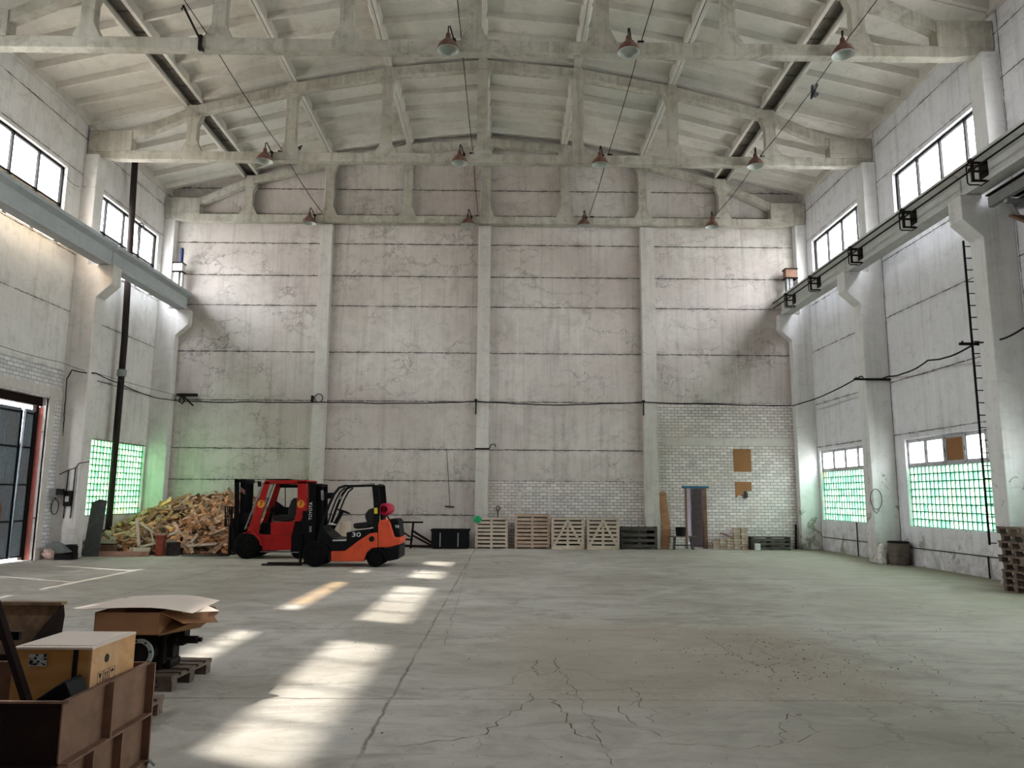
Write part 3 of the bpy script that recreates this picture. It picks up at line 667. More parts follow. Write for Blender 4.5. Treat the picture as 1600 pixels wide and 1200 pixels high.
# ------------------------------------------------------------------ lamps
def make_lamp():
    r = thing('pendant_lamp', (0, 0, 0), 'x', 'lamp', 'rusty factory lamps hung on the trusses')
    sh = MB().lathe([(.262, -.012), (.258, .02), (.245, .07), (.21, .14), (.16, .20), (.095, .26), (.065, .31), (.055, .40), (.03, .44), (.0, .445)], n=24, cap=False); sh.build('lamp_shade', M['lampshade'], r, smooth=True)
    MB().lathe([(.262, -.012), (.235, -.004), (.235, .02), (.2, .10), (.12, .15), (.04, .165), (.0, .165)], n=24, cap=False).build('reflector', M['lampglass'], r, smooth=True)
    MB().tube([(0, 0, .42), (0, 0, .60), (.03, .02, .63), (.10, .20, .46), (.12, .28, .42)], .018).bb(.08, .16, .20, .42, .40, .44).bb(.10, .14, .28, .30, .1, .42).build('bracket_arm', M['iron'], r)
    MB().box((.36, .40, .48), (.15, .12, .09)).bar((.14, .36, .46), (.30, .4, .47), .02).build('ballast_box', M['rustdark'], r)
    return r
lp0 = make_lamp(); first = True
rows = [(16.37, 'nearest', [(-1.41, 'left'), (2.81, 'middle'), (7.85, 'right')]), (22.34, 'middle', [(-7.58, 'far left'), (-1.5, 'centre left'), (2.9, 'centre right'), (7.78, 'far right')]),
        (27.68, 'farthest', [(-7.57, 'far left'), (-1.5, 'centre left'), (2.95, 'centre right'), (7.88, 'far right')])]
for yt, rn, xs in rows:
    for x, wl_ in xs:
        l = 'rusty dome lamp on the %s roof truss, %s one of its row' % (rn, wl_)
        loc = (x, yt-.33, 12.16)
        if first: lp0.location = loc; lp0['label'] = l; first = False; lp = lp0
        else: lp = dup(lp0, None, loc, None, l)
# the bracket that has lost its lamp
r = thing('empty_lamp_bracket', (-7.2, 16.0, 12.6), 'empty lamp bracket without a lamp, left on the nearest truss', 'bracket')
MB().tube([(-7.55, 15.8, 12.95), (-7.53, 15.8, 13.05), (-7.35, 16.35, 12.60)], .03).tube([(-7.32, 16.34, 12.5), (-7.2, 16.30, 12.22)], .025).bb(-7.36, -7.28, 16.33, 16.42, 12.3, 12.68).build('bracket_arm', M['iron'], r)
MB().box((-7.08, 16.45, 12.70), (.2, .14, .11)).build('ballast_box', M['rustdark'], r)
def cable(name, pts, rad, mat, label, cat='cable', sag=0, group=None, parent=None, n=8, jit=0):
    out = []
    for a, b in zip(pts, pts[1:]):
        a = Vector(a); b = Vector(b)
        for k in range(n):
            u = k/n; p = a.lerp(b, u); p.z -= sag*4*u*(1-u)
            if jit and 0 < k: p += Vector((random.uniform(-jit, jit),)*1+(random.uniform(-jit, jit), random.uniform(-jit, jit)))
            out.append(p)
    out.append(Vector(pts[-1]))
    o = MB().tube(out, rad, 5).build(name, mat, parent)
    if parent is None: tag(o, label, cat, group)
    return o
for x, wl_ in ((-7.2, 'far left'), (-1.13, 'centre left'), (3.2, 'centre right'), (8.1, 'far right')):
    cable('lamp_cable', [(x-.02, 10.5, 12.95), (x, 16.4, 12.74), (x+.02, 22.4, 12.74), (x, 27.72, 12.74)], .011, M['dark'], 'thin black overhead wire linking the %s lamps' % wl_, 'cable', sag=.10)

# ------------------------------------------------------------------ cable bundle along the walls
pts = [at(x, y, Y=27.93) for x, y in ((300, 627), (400, 628))]+[at(x, y, Y=27.76) for x, y in ((500, 628),)]+[at(640, 630, Y=27.9), at(745, 627, Y=27.76), at(870, 633, Y=27.9), at(1003, 628, Y=27.76), at(1120, 631, Y=27.9), at(1236, 634, Y=27.72)]
cable('wall_cable', pts, .022, M['dark'], 'dark cable bundle strung along the joint of the back wall', sag=.02, jit=.012)
cable('wall_cable', [at(1238, 634, X=10.86), at(1345, 588, X=10.86), at(1388, 588, X=11.55), at(1450, 563, X=11.1), at(1525, 535, X=10.86), at(1600, 512, X=11.3)], .022, M['dark'], 'dark cable bundle sagging along the right wall between its brackets', sag=.10, jit=.008)
cable('wall_cable', [at(300, 627, Y=27.9), at(262, 624, X=-12.4), at(232, 618, X=-13.2), at(185, 598, X=-13.2), at(150, 583, X=-12.5), at(112, 578, X=-12.8), at(104, 592, X=-13.15)], .018, M['dark'], 'dark cable crossing the left wall behind the black pipe', sag=.03)
cable('wall_cable', [at(104, 592, X=-13.15), at(101, 640, X=-13.15), at(97, 700, X=-13.15), at(94, 760, X=-13.15)], .014, M['dark'], 'dark cable dropping down beside the brick gate pier', jit=.008)
cable('thin_wire', [at(0, 540, X=-13.1), at(95, 566, X=-13.1), at(150, 583, X=-12.48), at(280, 618, Y=27.7)], .007, M['dark'], 'thin wire running over the left brickwork to the corner', sag=.03)
for k, pp in enumerate((((1334, 586, 10.72), (1388, 590, 11.6)), ((1494, 537, 10.72), (1524, 536, 11.0)))):
    a, b = pp; p = at(a[0], a[1], X=a[2]); 
    y = (22.20 if k == 0 else 16.9)
    tag(MB().bb(10.55, 11.66, y-.03, y+.03, 5.42, 5.48).bar((10.62, y, 5.45), (10.62, y, 5.52), .03).build('cable_bracket', M['iron']), ('steel arm holding the cable on the column with the drum', 'steel arm holding the cable on the nearest right column')[k], 'bracket')
o = MB().bb(-12.4, -11.65, 27.9, 28.05, 5.52, 5.62).bar((-12.1, 27.85, 5.5), (-11.7, 27.8, 5.15), .05).tube([(-12.2, 27.85, 5.5), (-12.25, 27.84, 5.3), (-12.13, 27.84, 5.22), (-12.05, 27.85, 5.34), (-12.15, 27.85, 5.5)], .03)
tag(o.build('cable_bracket', M['iron']), 'rusty bracket and insulators in the left back corner', 'bracket')
cyy = 27.7
for (x, z, l) in ((-1.12, 5.2, 'small iron hook bracket on the middle end wall column'), (5.18, 5.2, 'small iron hook bracket on the end wall column by the plank')):
    tag(MB().bb(x-.02, x+.03, 27.76, 27.80, z-.3, z+.25).bb(x-.05, x+.05, 27.70, 27.80, z+.22, z+.27).build('wall_hook', M['iron']), l, 'hook')
tag(MB().bb(-1.14, -.6, 27.75, 27.80, 3.58, 3.64).tube([(-.6, 27.78, 3.62), (-.52, 27.85, 3.78), (-.40, 27.9, 3.80), (-.36, 27.95, 3.7)], .02).build('pipe_clamp', M['iron']), 'black iron clamp band round the middle end wall column', 'clamp')
tag(MB().tube([at(498, 622, Y=27.7)+Vector((.15*math.cos(a), 0, .16*math.sin(a))) for a in [k*PI/6 for k in range(12)]], .018, 5, closed=True).bb(-7.28, -7.2, 27.68, 27.8, 5.3, 5.55).build('wire_coil', M['iron']), 'small wire coil hung on the column above the red forklift', 'wire')
# plumb wire with a cross bar hung in the second bay
tag(MB().tube([at(698, 704, Y=28.06), at(703, 792, Y=28.06)], .010).bar(at(695, 791, Y=28.05), at(710, 792, Y=28.05), .035).build('wall_rod', M['iron']), 'thin iron rod with a short crossbar hanging on the back wall above the black container', 'rod')

# ------------------------------------------------------------------ right crane conductor bars and brackets
for k, (x, z, l) in enumerate(((10.30, 9.30, 'upper'), (10.30, 9.10, 'middle'), (10.98, 9.82, 'top'))):
    o = MB().tube([(x, YF+.3, z), (x, 27.9, z)], .022, 6)
    tag(o.build('conductor_bar', M['iron']), 'long dark conductor bar on the right crane beam, %s of three' % l, 'bar')
def make_cbr():
    r = thing('conductor_bracket', (0, 0, 0), 'x', 'bracket', 'steel conductor brackets on the right crane beam')
    b = MB()
    for dz in (.08, -.12, -.34): b.bb(-.26, .10, -.025, .025, dz-.02, dz+.02)
    b.bb(-.26, -.21, -.03, .03, -.36, .10)
    for dz in (.08, -.12): b.bb(-.30, -.20, -.05, .05, dz+.02, dz+.07)
    b.build('bracket_frame', M['iron'], r)
    b = MB().tube([(.10, .22, .12), (-.18, .22, .12), (-.22, .22, .08), (-.22, .22, -.30), (-.18, .22, -.34), (.05, .22, -.34)], .016); b.build('guard_hoop', M['iron'], r)
    MB().bb(.085, .10, -.04, .26, -.36, .12).build('back_plate', M['iron'], r)
    return r
cb0 = make_cbr()
for k, (y, l) in enumerate(((26.6, 'farthest'), (24.4, 'second farthest'), (21.4, 'middle one, past the drum column'), (18.45, 'second nearest'), (15.56, 'nearest'), (12.6, 'just off the frame edge'))):
    l = 'open steel bracket on the right crane beam, %s' % l
    if k == 0: cb0.location = (10.56, y, 9.2); cb0['label'] = l
    else: dup(cb0, None, (10.56, y, 9.2), None, l)
# buffers at the far ends of the crane beams
r = thing('crane_buffer', (-12.55, 27.75, 9.62), 'white steel buffer stop with a blue cylinder on the left crane beam', 'machine')
MB().bb(-12.72, -12.38, 27.55, 27.85, 10.28, 10.60).build('buffer_box', M['chrome'], r, bevel=.01)
for zz in (10.25, 10.59): MB().bb(-12.75, -12.35, 27.50, 27.88, zz, zz+.035).build('buffer_plate', M['rustdark'], r)
MB().bb(-12.70, -12.52, 27.6, 27.8, 9.62, 10.26).bb(-12.46, -12.40, 27.65, 27.85, 9.62, 10.26).build('buffer_leg', M['chrome'], r)
MB().lathe([(.07, 10.62), (.075, 10.66), (.07, 11.2), (.04, 11.24)], (-12.5, 27.7, 0), n=14).build('motor_cylinder', M['bluegrey'], r)
r = thing('crane_buffer', (10.9, 27.75, 9.62), 'brownish steel buffer stop on the right crane beam', 'machine')
MB().bb(10.72, 11.15, 27.55, 27.85, 10.24, 10.58).build('buffer_box', M['rust'], r, bevel=.01)
for zz in (10.21, 10.57): MB().bb(10.69, 11.18, 27.5, 27.88, zz, zz+.035).build('buffer_plate', M['rustdark'], r)
MB().bb(10.76, 10.84, 27.6, 27.8, 9.62, 10.25).bb(10.88, 11.0, 27.6, 27.8, 9.62, 10.25).build('buffer_leg', M['grey'], r)
# steel landing at the nearest right column
r = thing('steel_landing', (11.3, 15.2, 8.3), 'dusty steel crane landing with a brown brace beside the nearest right column', 'landing')
MB().bb(10.98, 11.10, 12.5, 16.1, 8.46, 8.70).bb(11.5, 11.6, 12.5, 16.1, 8.42, 8.58).build('channel_beam', M['grey'], r)
MB().bar((11.05, 15.6, 8.5), (11.4, 15.75, 8.05), .12, .05).build('gusset', M['grey'], r)
for yy in (15.5, 13.6): MB().bb(11.0, 11.6, yy, yy+.12, 8.36, 8.44).build('cross_beam', M['grey'], r)
MB().bar((11.30, 15.72, 8.12), (11.44, 13.2, 6.3), .30, .05).build('brown_brace', M['rust'], r)
MB().bb(10.9, 11.64, 12.5, 16.05, 8.70, 8.73).build('deck_plate', M['rustdark'], r)
# ladder behind the nearest right column
r = thing('rung_ladder', (11.15, 17.0, .86), 'thin black steel rung ladder fixed behind the nearest right column', 'ladder')
b = MB().bb(10.92, 10.955, 17.02, 17.06, .86, 8.0).bb(11.34, 11.375, 17.02, 17.06, .86, 8.0); b.build('ladder_rail', M['dark'], r)
for k in range(25): MB().tube([(10.95, 17.04, .9+k*.29), (11.35, 17.04, .9+k*.29)], .013, 5).build('rung', M['dark'], r)
# black pipe
a = at(209, 250, X=-12.98); b_ = at(178, 812, X=-12.98)
r = thing('vertical_pipe', (-12.98, 24.85, 0), 'tall dark vertical pipe in front of the left wall windows', 'pipe')
MB().tube([(-12.98, 24.95, .0), (-12.98, 24.95, 7), (-12.98, 24.62, 13.55)], .105, 14).build('pipe_barrel', M['pipe'], r, smooth=True)
MB().lathe([(.13, -.12), (.15, -.1), (.15, .1), (.13, .12)], (-12.98, 24.95, 5.9), n=14).build('pipe_joint', M['grey'], r)
# wires on windows (left clerestory)
cable('loose_wire', [at(0, 205, X=-13.2), at(28, 212, X=-13.2), at(60, 243, X=-13.2), at(100, 271, X=-13.2), at(124, 292, X=-13.2)], .007, M['dark'], 'loose wire hanging across the nearest left clerestory window', sag=.08)
cable('loose_wire', [at(130, 290, X=-13.2), at(155, 317, X=-13.2), at(185, 341, X=-13.2), at(200, 332, X=-13.2)], .006, M['dark'], 'loose wire hanging across the farther left clerestory window', sag=.06)
ctr = at(221, 364, X=-13.05)
tag(MB().tube([ctr+Vector((0, .26*math.cos(a), .36*math.sin(a))) for a in [k*PI/8 for k in range(16)]], .018, 5, closed=True).build('wire_coil', M['dark']), 'black coil of cable hanging in the farther left clerestory window', 'cable')
# left column electrics
r = thing('switch_box', (-13.15, 22.1, 1.8), 'grey switch box with a dark window on the gate pier', 'box')
MB().bb(-13.28, -13.03, 22.02, 22.2, 1.76, 2.02).build('box_body', M['sashw'], r, bevel=.01)
MB().bb(-13.05, -12.86, 22.0, 22.1, 1.82, 2.0).build('meter_window', M['dark'], r)
MB().tube([Vector((-13.13+.11*math.cos(a), 22.15, 1.48+.22*math.sin(a))) for a in [k*PI/7 for k in range(14)]], .012, 5, closed=True).tube([(-13.13, 22.15, 1.7), (-13.13, 22.1, 1.78)], .012).build('cable_loop', M['dark'], r)
r = thing('knife_switch', (-12.78, 22.18, 1.0), 'black knife switch panel on two conduits on the left column', 'switch')
MB().bb(-12.9, -12.68, 22.14, 22.2, 1.5, 1.95).build('switch_panel', M['dark'], r); MB().bb(-12.84, -12.74, 22.12, 22.15, 1.63, 1.79).build('switch_cover', M['sashw'], r)
MB().tube([(-12.88, 22.2, 1.15), (-12.86, 22.2, 2.55)], .016).tube([(-12.68, 22.2, 1.15), (-12.66, 22.2, 2.62)], .016).tube([(-13.12, 22.2, 2.42), (-12.86, 22.2, 2.55), (-12.66, 22.2, 2.62), (-12.56, 22.18, 2.75), (-12.25, 22.15, 2.8)], .014).build('conduit', M['dark'], r)
# right column socket with wires
ct = at(1369, 780, Y=22.18)
r = thing('wire_coil', (ct.x, 22.18, ct.z-.25), 'wire wrapped in an oval on the right column above the drum', 'wire')
MB().tube([ct+Vector((.17*math.cos(a), 0, .30*math.sin(a))) for a in [k*PI/8 for k in range(16)]], .010, 5, closed=True).tube([ct+Vector((-.14, 0, -.26)), ct+Vector((-.02, -.02, -.42)), ct+Vector((.08, 0, -.3))], .01).build('wire_loop', M['dark'], r)
# heating pipes low on the right wall
for (y0, y1, z, l) in ((17.0, 22.0, .52, 'thin dark pipe running low along the right wall under the nearer green window'), (22.9, 27.6, .50, 'thin dark pipe running low along the right wall under the farther green window')):
    o = MB().tube([(XR-.05, y0, z), (XR-.05, y1, z-.02)], .012, 5).tube([(XR-.05, y0+1.2, z), (XR-.05, y0+1.2, 0)], .02, 5)
    if y0 > 20: o.tube([(XR-.05, y0+2.0, 0), (XR-.05, y0+2.0, 1.1)], .02, 5)
    tag(o.build('wall_pipe', M['iron']), l, 'pipe')
# ------------------------------------------------------------------ forklifts
def wheel(r, c, rad, wid, parent, hubr=.55, name='wheel'):
    """wheel with axis along Y, c = centre of its outer face"""
    x, y, z = c
    o = MB().lathe([(rad*.62, 0), (rad*.80, -.0), (rad*.93, .02), (rad, .06), (rad, wid-.06), (rad*.93, wid-.02), (rad*.62, wid)], (x, y, z), 'Y', 32).build(name, M['tyre'], parent, smooth=True)
    MB().lathe([(.0, .05), (rad*.20, .03), (rad*.22, .06), (rad*.45, .07), (rad*.52, .03), (rad*.63, .02), (rad*.63, wid-.03), (0, wid-.03)], (x, y, z), 'Y', 28).build('hub', M['hub'], o, smooth=True)
    nb = MB()
    for k in range(6):
        a = k*PI/3; nb.lathe([(.014, .045), (.014, .07)], (x+rad*.34*math.cos(a), y, z+rad*.34*math.sin(a)), 'Y', 6)
    nb.build('wheel_nuts', M['iron'], o)
    return o
def side(Y, pts, ox, oy, s):    # outline given on the photographed side view, laid into the plane Y
    return xz(Y, pts, 1/s, 1/s, ox, oy)
# --- orange gas forklift
Yo = 20.12; Wd = 1.16
S = lambda pts, Y=Yo: side(Y, pts, 460, 740, 7.5)
c0 = at(560, 884, Y=20.6)
fk = thing('forklift', (c0.x, 20.7, 0), 'orange and black gas forklift without a cab, a white 30 on its side', 'forklift', None)
zs = lambda pts: [(x, max(z, .0)) for x, z in pts]
MB().prism(S([(425, 905), (590, 905), (735, 795), (880, 700), (972, 690), (975, 868), (905, 875), (850, 925), (815, 1030), (425, 1030)]), Yo, Yo+Wd).build('chassis', M['orange'], fk, bevel=.02)
MB().prism(S([(976, 868), (978, 600), (985, 562), (1005, 545), (1095, 550), (1115, 565), (1132, 620), (1168, 745), (1235, 752), (1240, 790), (1228, 835), (1110, 868)]), Yo+.02, Yo+Wd-.02).build('engine_hood', M['orange'], fk, bevel=.03)
MB().prism(S([(1100, 535), (1190, 533), (1210, 560), (1232, 745), (1172, 742), (1138, 620), (1118, 560)]), Yo+.12, Yo+Wd-.12).build('rear_guard', M['black'], fk, bevel=.02)
MB().prism(S([(1040, 870), (1110, 870), (1230, 838), (1226, 1000), (1090, 1030), (1065, 1010), (1070, 960), (1050, 900)]), Yo+.0, Yo+Wd).build('counterweight', M['black'], fk, bevel=.03)
MB().prism(S([(610, 690), (900, 655), (882, 700), (735, 795), (592, 903), (430, 903), (395, 850), (330, 800), (610, 795)]), Yo-.01, Yo+Wd+.01).build('side_panel', M['black'], fk, bevel=.015)
MB().prism(S([(250, 785), (300, 620), (330, 610), (370, 690), (450, 760), (610, 775), (610, 800), (330, 805)]), Yo+.03, Yo+Wd-.03).build('front_cowl', M['black'], fk, bevel=.01)
MB().prism(S([(450, 775), (605, 772), (605, 788), (450, 790)]), Yo-.03, Yo+.08).build('foot_step', M['chrome'], fk)
pts = [(95, 905), (130, 830), (200, 795), (290, 795), (360, 830), (410, 890), (425, 960), (425, 1030), (400, 1030), (390, 960), (372, 900), (330, 850), (270, 825), (210, 825), (150, 855), (115, 915)]
MB().prism(S(pts), Yo-.04, Yo+.30).build('front_fender', M['black'], fk)
MB().prism(S([(820, 1015), (850, 930), (905, 880), (975, 872), (1040, 890), (1075, 950), (1085, 1020), (1060, 1005), (1040, 940), (980, 900), (900, 905), (850, 960)]), Yo-.005, Yo+.28).build('rear_wheel_arch', M['black'], fk)
wc = at(460+243/7.5, 740+968/7.5, Y=Yo); rw = at(460+945/7.5, 740+995/7.5, Y=Yo)
R1 = .335; R2w = .235
wheel(0, (wc.x, Yo-.06, R1), R1, .28, fk); wheel(0, (wc.x, Yo+Wd-.22, R1), R1, .28, fk)
wheel(0, (rw.x, Yo+.02, R2w), R2w, .20, fk, name='rear_wheel'); wheel(0, (rw.x, Yo+Wd-.24, R2w), R2w, .20, fk, name='rear_wheel')
# overhead guard
for yy in (Yo+.06, Yo+Wd-.06):
    outer = S([(275, 780), (330, 560), (400, 370), (460, 240), (520, 165), (600, 140), (760, 134), (940, 130)]); inner = S([(385, 585), (430, 440), (480, 310), (530, 215), (590, 165)])
    MB().tube([(x, yy, z) for x, z in outer], .035, 8).build('guard_pillar', M['black'], fk)
    MB().tube([(x, yy, z) for x, z in inner], .022, 8).build('guard_brace', M['black'], fk)
    MB().prism(S([(905, 130), (985, 130), (1003, 340), (985, 690), (915, 690), (930, 560), (925, 330)]), yy-.03, yy+.03).build('rear_pillar', M['black'], fk)
gp = S([(560, 145), (960, 130)])
gb = MB()
for k in range(7):
    x = gp[0][0]+(gp[1][0]-gp[0][0])*k/6; z = gp[0][1]+(gp[1][1]-gp[0][1])*k/6; gb.bb(x-.02, x+.02, Yo+.06, Yo+Wd-.06, z-.02, z+.025)
gb.build('roof_bars', M['blackpaint'], fk)
p = S([(600, 128), (980, 122)]); MB().bb(p[0][0], p[1][0], Yo+.03, Yo+.12, p[0][1]-.005, p[0][1]+.02).build('roof_edge', M['chrome'], fk)
# mast
mx_ = S([(72, 440), (72, 1035), (152, 110), (152, 1035), (235, 110), (300, 120), (300, 700), (240, 1035)])
def mastrail(yy, th=.07):
    a = S([(152, 112), (232, 112), (232, 1035), (110, 1035), (100, 1000), (72, 1000), (72, 440), (128, 436), (146, 420)], Yo)
    return MB().prism(a, yy, yy+th)
for yy in (Yo+.18, Yo+Wd-.25): mastrail(yy).build('mast_rail', M['blackpaint'], fk, bevel=.008)
inn = S([(210, 118), (300, 122), (300, 760), (240, 1000), (210, 1000)])
for yy in (Yo+.27, Yo+Wd-.33): MB().prism(inn, yy, yy+.06).build('inner_mast', M['blackpaint'], fk, bevel=.006)
a, b = S([(160, 130), (290, 150)]); MB().bb(a[0], b[0], Yo+.18, Yo+Wd-.18, b[1], a[1]).build('mast_crosshead', M['blackpaint'], fk)
a, b = S([(160, 560), (220, 600)]); MB().bb(a[0], b[0], Yo+.2, Yo+Wd-.2, b[1], a[1]).build('mast_crossbar', M['blackpaint'], fk)
a = S([(255, 150)])[0]; MB().tube([(a[0], Yo+.5, a[1]), (a[0], Yo+.5, .35)], .03, 10).tube([(a[0], Yo+.66, a[1]), (a[0], Yo+.66, .35)], .03, 10).build('lift_cylinder', M['iron'], fk)
MB().prism(S([(45, 700), (72, 700), (72, 930), (45, 930)]), Yo+.12, Yo+Wd-.12).build('carriage', M['blackpaint'], fk)
fx = S([(50, 930)])[0][0]
for yy in (Yo+.28, Yo+Wd-.40): MB().bb(fx-.06, fx-.01, yy, yy+.12, .02, .75).bb(fx-1.05, fx-.01, yy, yy+.12, .012, .045).build('fork_tine', M['iron'], fk)
# lights, wheel, seat, bottle
MB().prism(S([(340, 225), (440, 222), (440, 290), (345, 298)]), Yo+.12, Yo+.27).build('headlight', M['black'], fk, bevel=.015)
MB().prism(S([(300, 200), (310, 195), (318, 310), (306, 312)]), Yo+.08, Yo+.30).build('lamp_bracket', M['grey'], fk)
a, b = S([(395, 650), (505, 450)]); MB().bar((a[0], Yo+.55, a[1]), (b[0], Yo+.55, b[1]), .14, .10).build('steering_column', M['black'], fk, bevel=.02)
cw = S([(525, 448)])[0]; tw = S([(475, 425), (578, 462)]); dv = Vector((tw[1][0]-tw[0][0], 0, tw[1][1]-tw[0][1])).normalized()
MB().tube([Vector((cw[0], Yo+.55, cw[1]))+dv*.17*math.cos(a)+Vector((0, .17*math.sin(a), 0)) for a in [k*PI/8 for k in range(16)]], .016, 6, closed=True).bar(Vector((cw[0], Yo+.55, cw[1]))-dv*.17, Vector((cw[0], Yo+.55, cw[1]))+dv*.17, .02).build('steering_wheel', M['black'], fk)
a = S([(370, 588), (445, 600), (445, 612), (375, 602)]); MB().prism(a, Yo+.3, Yo+.8).build('dashboard', M['chrome'], fk)
MB().prism(S([(660, 590), (720, 585), (830, 570), (850, 600), (848, 645), (700, 655), (662, 640)]), Yo+.32, Yo+.84).build('seat_cushion', M['seat'], fk, bevel=.03)
MB().prism(S([(830, 600), (800, 520), (805, 470), (845, 420), (905, 402), (905, 600), (880, 640)]), Yo+.32, Yo+.84).build('seat_backrest', M['seat'], fk, bevel=.03)
tk = S([(1045, 420)])[0]
bt = MB().lathe([(.0, 0), (.10, .01), (.15, .05), (.165, .1), (.165, .74), (.15, .80), (.1, .84), (0, .86)], (tk[0], Yo+.12, tk[1]), 'Y', 24).build('gas_bottle', M['tank'], fk, smooth=True)
MB().lathe([(.10, 0), (.115, 0), (.115, .12), (.10, .12)], (tk[0], Yo+.02, tk[1]), 'Y', 20, cap=False).build('bottle_collar', M['tank'], bt)
MB().lathe([(.03, 0), (.03, .1)], (tk[0], Yo+.04, tk[1]), 'Y', 8).build('bottle_valve', M['iron'], bt)
MB().tube([(tk[0]-.1, Yo+.4, tk[1]-.28), (tk[0]-.03, Yo+.4, tk[1]-.16)], .02).tube([(tk[0]-.1, Yo+.8, tk[1]-.28), (tk[0]-.03, Yo+.8, tk[1]-.16)], .02).tube([(tk[0]+.1, Yo+.4, tk[1]-.28), (tk[0]+.03, Yo+.4, tk[1]-.16)], .02).build('bottle_cradle', M['iron'], fk)
a = S([(932, 402), (972, 402), (972, 470), (932, 470)]); MB().prism(a, Yo+.022, Yo+.03).build('yellow_label', M['stickery'], fk)
a = S([(905, 765)])[0]; MB().lathe([(0, 0), (.07, 0), (.078, .03)], (a[0], Yo-.015, a[1]), 'Y', 20).build('filler_cap', M['black'], fk)
a = S([(530, 280)])[0]; MB().lathe([(.0, 0), (.05, 0), (.05, .02)], (a[0], Yo+.1, a[1]), 'Y', 12).build('mirror', M['grey'], fk)
a = S([(725, 717)])[0]; lettering('30', .17, fk, M['white'], facecam((a[0], Yo-.013, a[1]))@Matrix.Scale(1.5, 4, Vector((1, 0, 0))))
a = S([(158, 440)])[0]; lettering('TOYOTA', .115, fk, M['white'], facecam((a[0]+.12*0+.03, Yo+.176, a[1]), PI/2))
a = S([(155, 655)])[0]; lettering('GAS', .085, fk, M['white'], facecam((a[0]+.03, Yo+.176, a[1]), PI/2))
a = S([(1195, 625)])[0]; lettering('T8', .10, fk, M['white'], facecam((a[0]-.0, Yo+.116, a[1])))
# --- red cab forklift
Yr = 22.5; Wr = 1.2
S2 = lambda pts, Y=Yr: side(Y, pts, 340, 740, 8)
c0 = at(420, 873, Y=Yr)
fr_ = thing('forklift', (c0.x, Yr+.6, 0), 'red forklift with an enclosed cab and orange number 7 stickers, farther of the two', 'forklift')
MB().prism(S2([(512, 762), (925, 772), (915, 955), (640, 960), (560, 965), (545, 880)]), Yr, Yr+Wr).build('chassis', M['red'], fr_, bevel=.015)
MB().prism(S2([(664, 612), (968, 604), (928, 774), (662, 764)]), Yr+.0, Yr+Wr).build('seat_box', M['red'], fr_, bevel=.01)
MB().prism(S2([(925, 600), (1060, 590), (1100, 640), (1110, 930), (1040, 975), (918, 968)]), Yr+.02, Yr+Wr-.02).build('counterweight', M['black'], fr_, bevel=.03)
MB().prism(S2([(525, 620), (664, 615), (662, 764), (520, 760)]), Yr+.15, Yr+Wr-.15).build('foot_well', M['black'], fr_)
for k, yy in enumerate((Yr-.005, Yr+Wr-.045)):
    MB().prism(S2([(585, 105), (650, 100), (650, 135), (600, 300), (560, 470), (530, 560), (512, 760), (362, 735), (440, 520), (500, 350)]), yy, yy+.05).build('cab_front_pillar', M['red'], fr_, bevel=.006)
    MB().prism(S2([(1000, 95), (1115, 92), (1112, 460), (1030, 600), (955, 600), (985, 490), (1000, 300)]), yy, yy+.05).build('cab_rear_pillar', M['red'], fr_, bevel=.006)
    MB().prism(S2([(600, 88), (1115, 86), (1115, 124), (590, 130)]), yy, yy+.05).build('cab_roof_rail', M['red'], fr_, bevel=.004)
a = S2([(590, 84), (1118, 82), (1118, 98), (590, 104)]); MB().prism(a, Yr-.01, Yr+Wr+.01).build('cab_roof', M['red'], fr_)
# far side of the cab: dark lining with a rounded window
MB().prism(S2([(640, 130), (1000, 130), (1000, 172), (868, 172), (645, 172)]), Yr+Wr-.12, Yr+Wr-.06).prism(S2([(875, 165), (1000, 165), (1000, 600), (820, 600), (830, 425), (872, 380)]), Yr+Wr-.12, Yr+Wr-.06).prism(S2([(590, 345), (700, 425), (835, 425), (835, 600), (545, 600)]), Yr+Wr-.12, Yr+Wr-.06).build('cab_lining', M['black'], fr_)
MB().prism(S2([(706, 170), (716, 170), (716, 425), (706, 425)]), Yr+Wr-.1, Yr+Wr-.08).build('window_bar', M['black'], fr_)
a = S2([(565, 130), (350, 700)]); MB().add([(a[0][0], Yr+.08, a[0][1]), (a[0][0], Yr+Wr-.08, a[0][1]), (a[1][0], Yr+Wr-.08, a[1][1]), (a[1][0], Yr+.08, a[1][1])], [(0, 1, 2, 3)]).build('windscreen', M['cabglass'], fr_)
a = S2([(560, 120), (600, 125), (372, 735), (335, 700)])
for u0 in (.0, .34, .66, .97):
    p0 = Vector((a[0][0], 0, a[0][1])).lerp(Vector((a[3][0], 0, a[3][1])), u0)
    MB().bb(p0.x-.025, p0.x+.025, Yr+.03, Yr+Wr-.03, p0.z-.025, p0.z+.025).build('windscreen_bar', M['grey'], fr_)
for yy in (Yr+.04, Yr+Wr-.06): MB().bar((a[0][0], yy, a[0][1]), (a[3][0], yy, a[3][1]), .035).build('windscreen_frame', M['grey'], fr_)
MB().prism(S2([(640, 535), (700, 520), (850, 525), (870, 560), (860, 600), (660, 600)]), Yr+.3, Yr+.85).build('seat_cushion', M['seat'], fr_, bevel=.03)
MB().prism(S2([(840, 530), (845, 440), (880, 340), (920, 300), (955, 310), (955, 560), (870, 570)]), Yr+.3, Yr+.85).build('seat_backrest', M['seat'], fr_, bevel=.03)
a, b = S2([(560, 640), (620, 430)]); MB().bar((a[0], Yr+.6, a[1]), (b[0], Yr+.6, b[1]), .08).build('steering_column', M['black'], fr_)
MB().tube([Vector((b[0], Yr+.6, b[1]))+Vector((.12*math.cos(q), .18*math.sin(q), .08*math.cos(q))) for q in [k*PI/8 for k in range(16)]], .015, 6, closed=True).build('steering_wheel', M['black'], fr_)
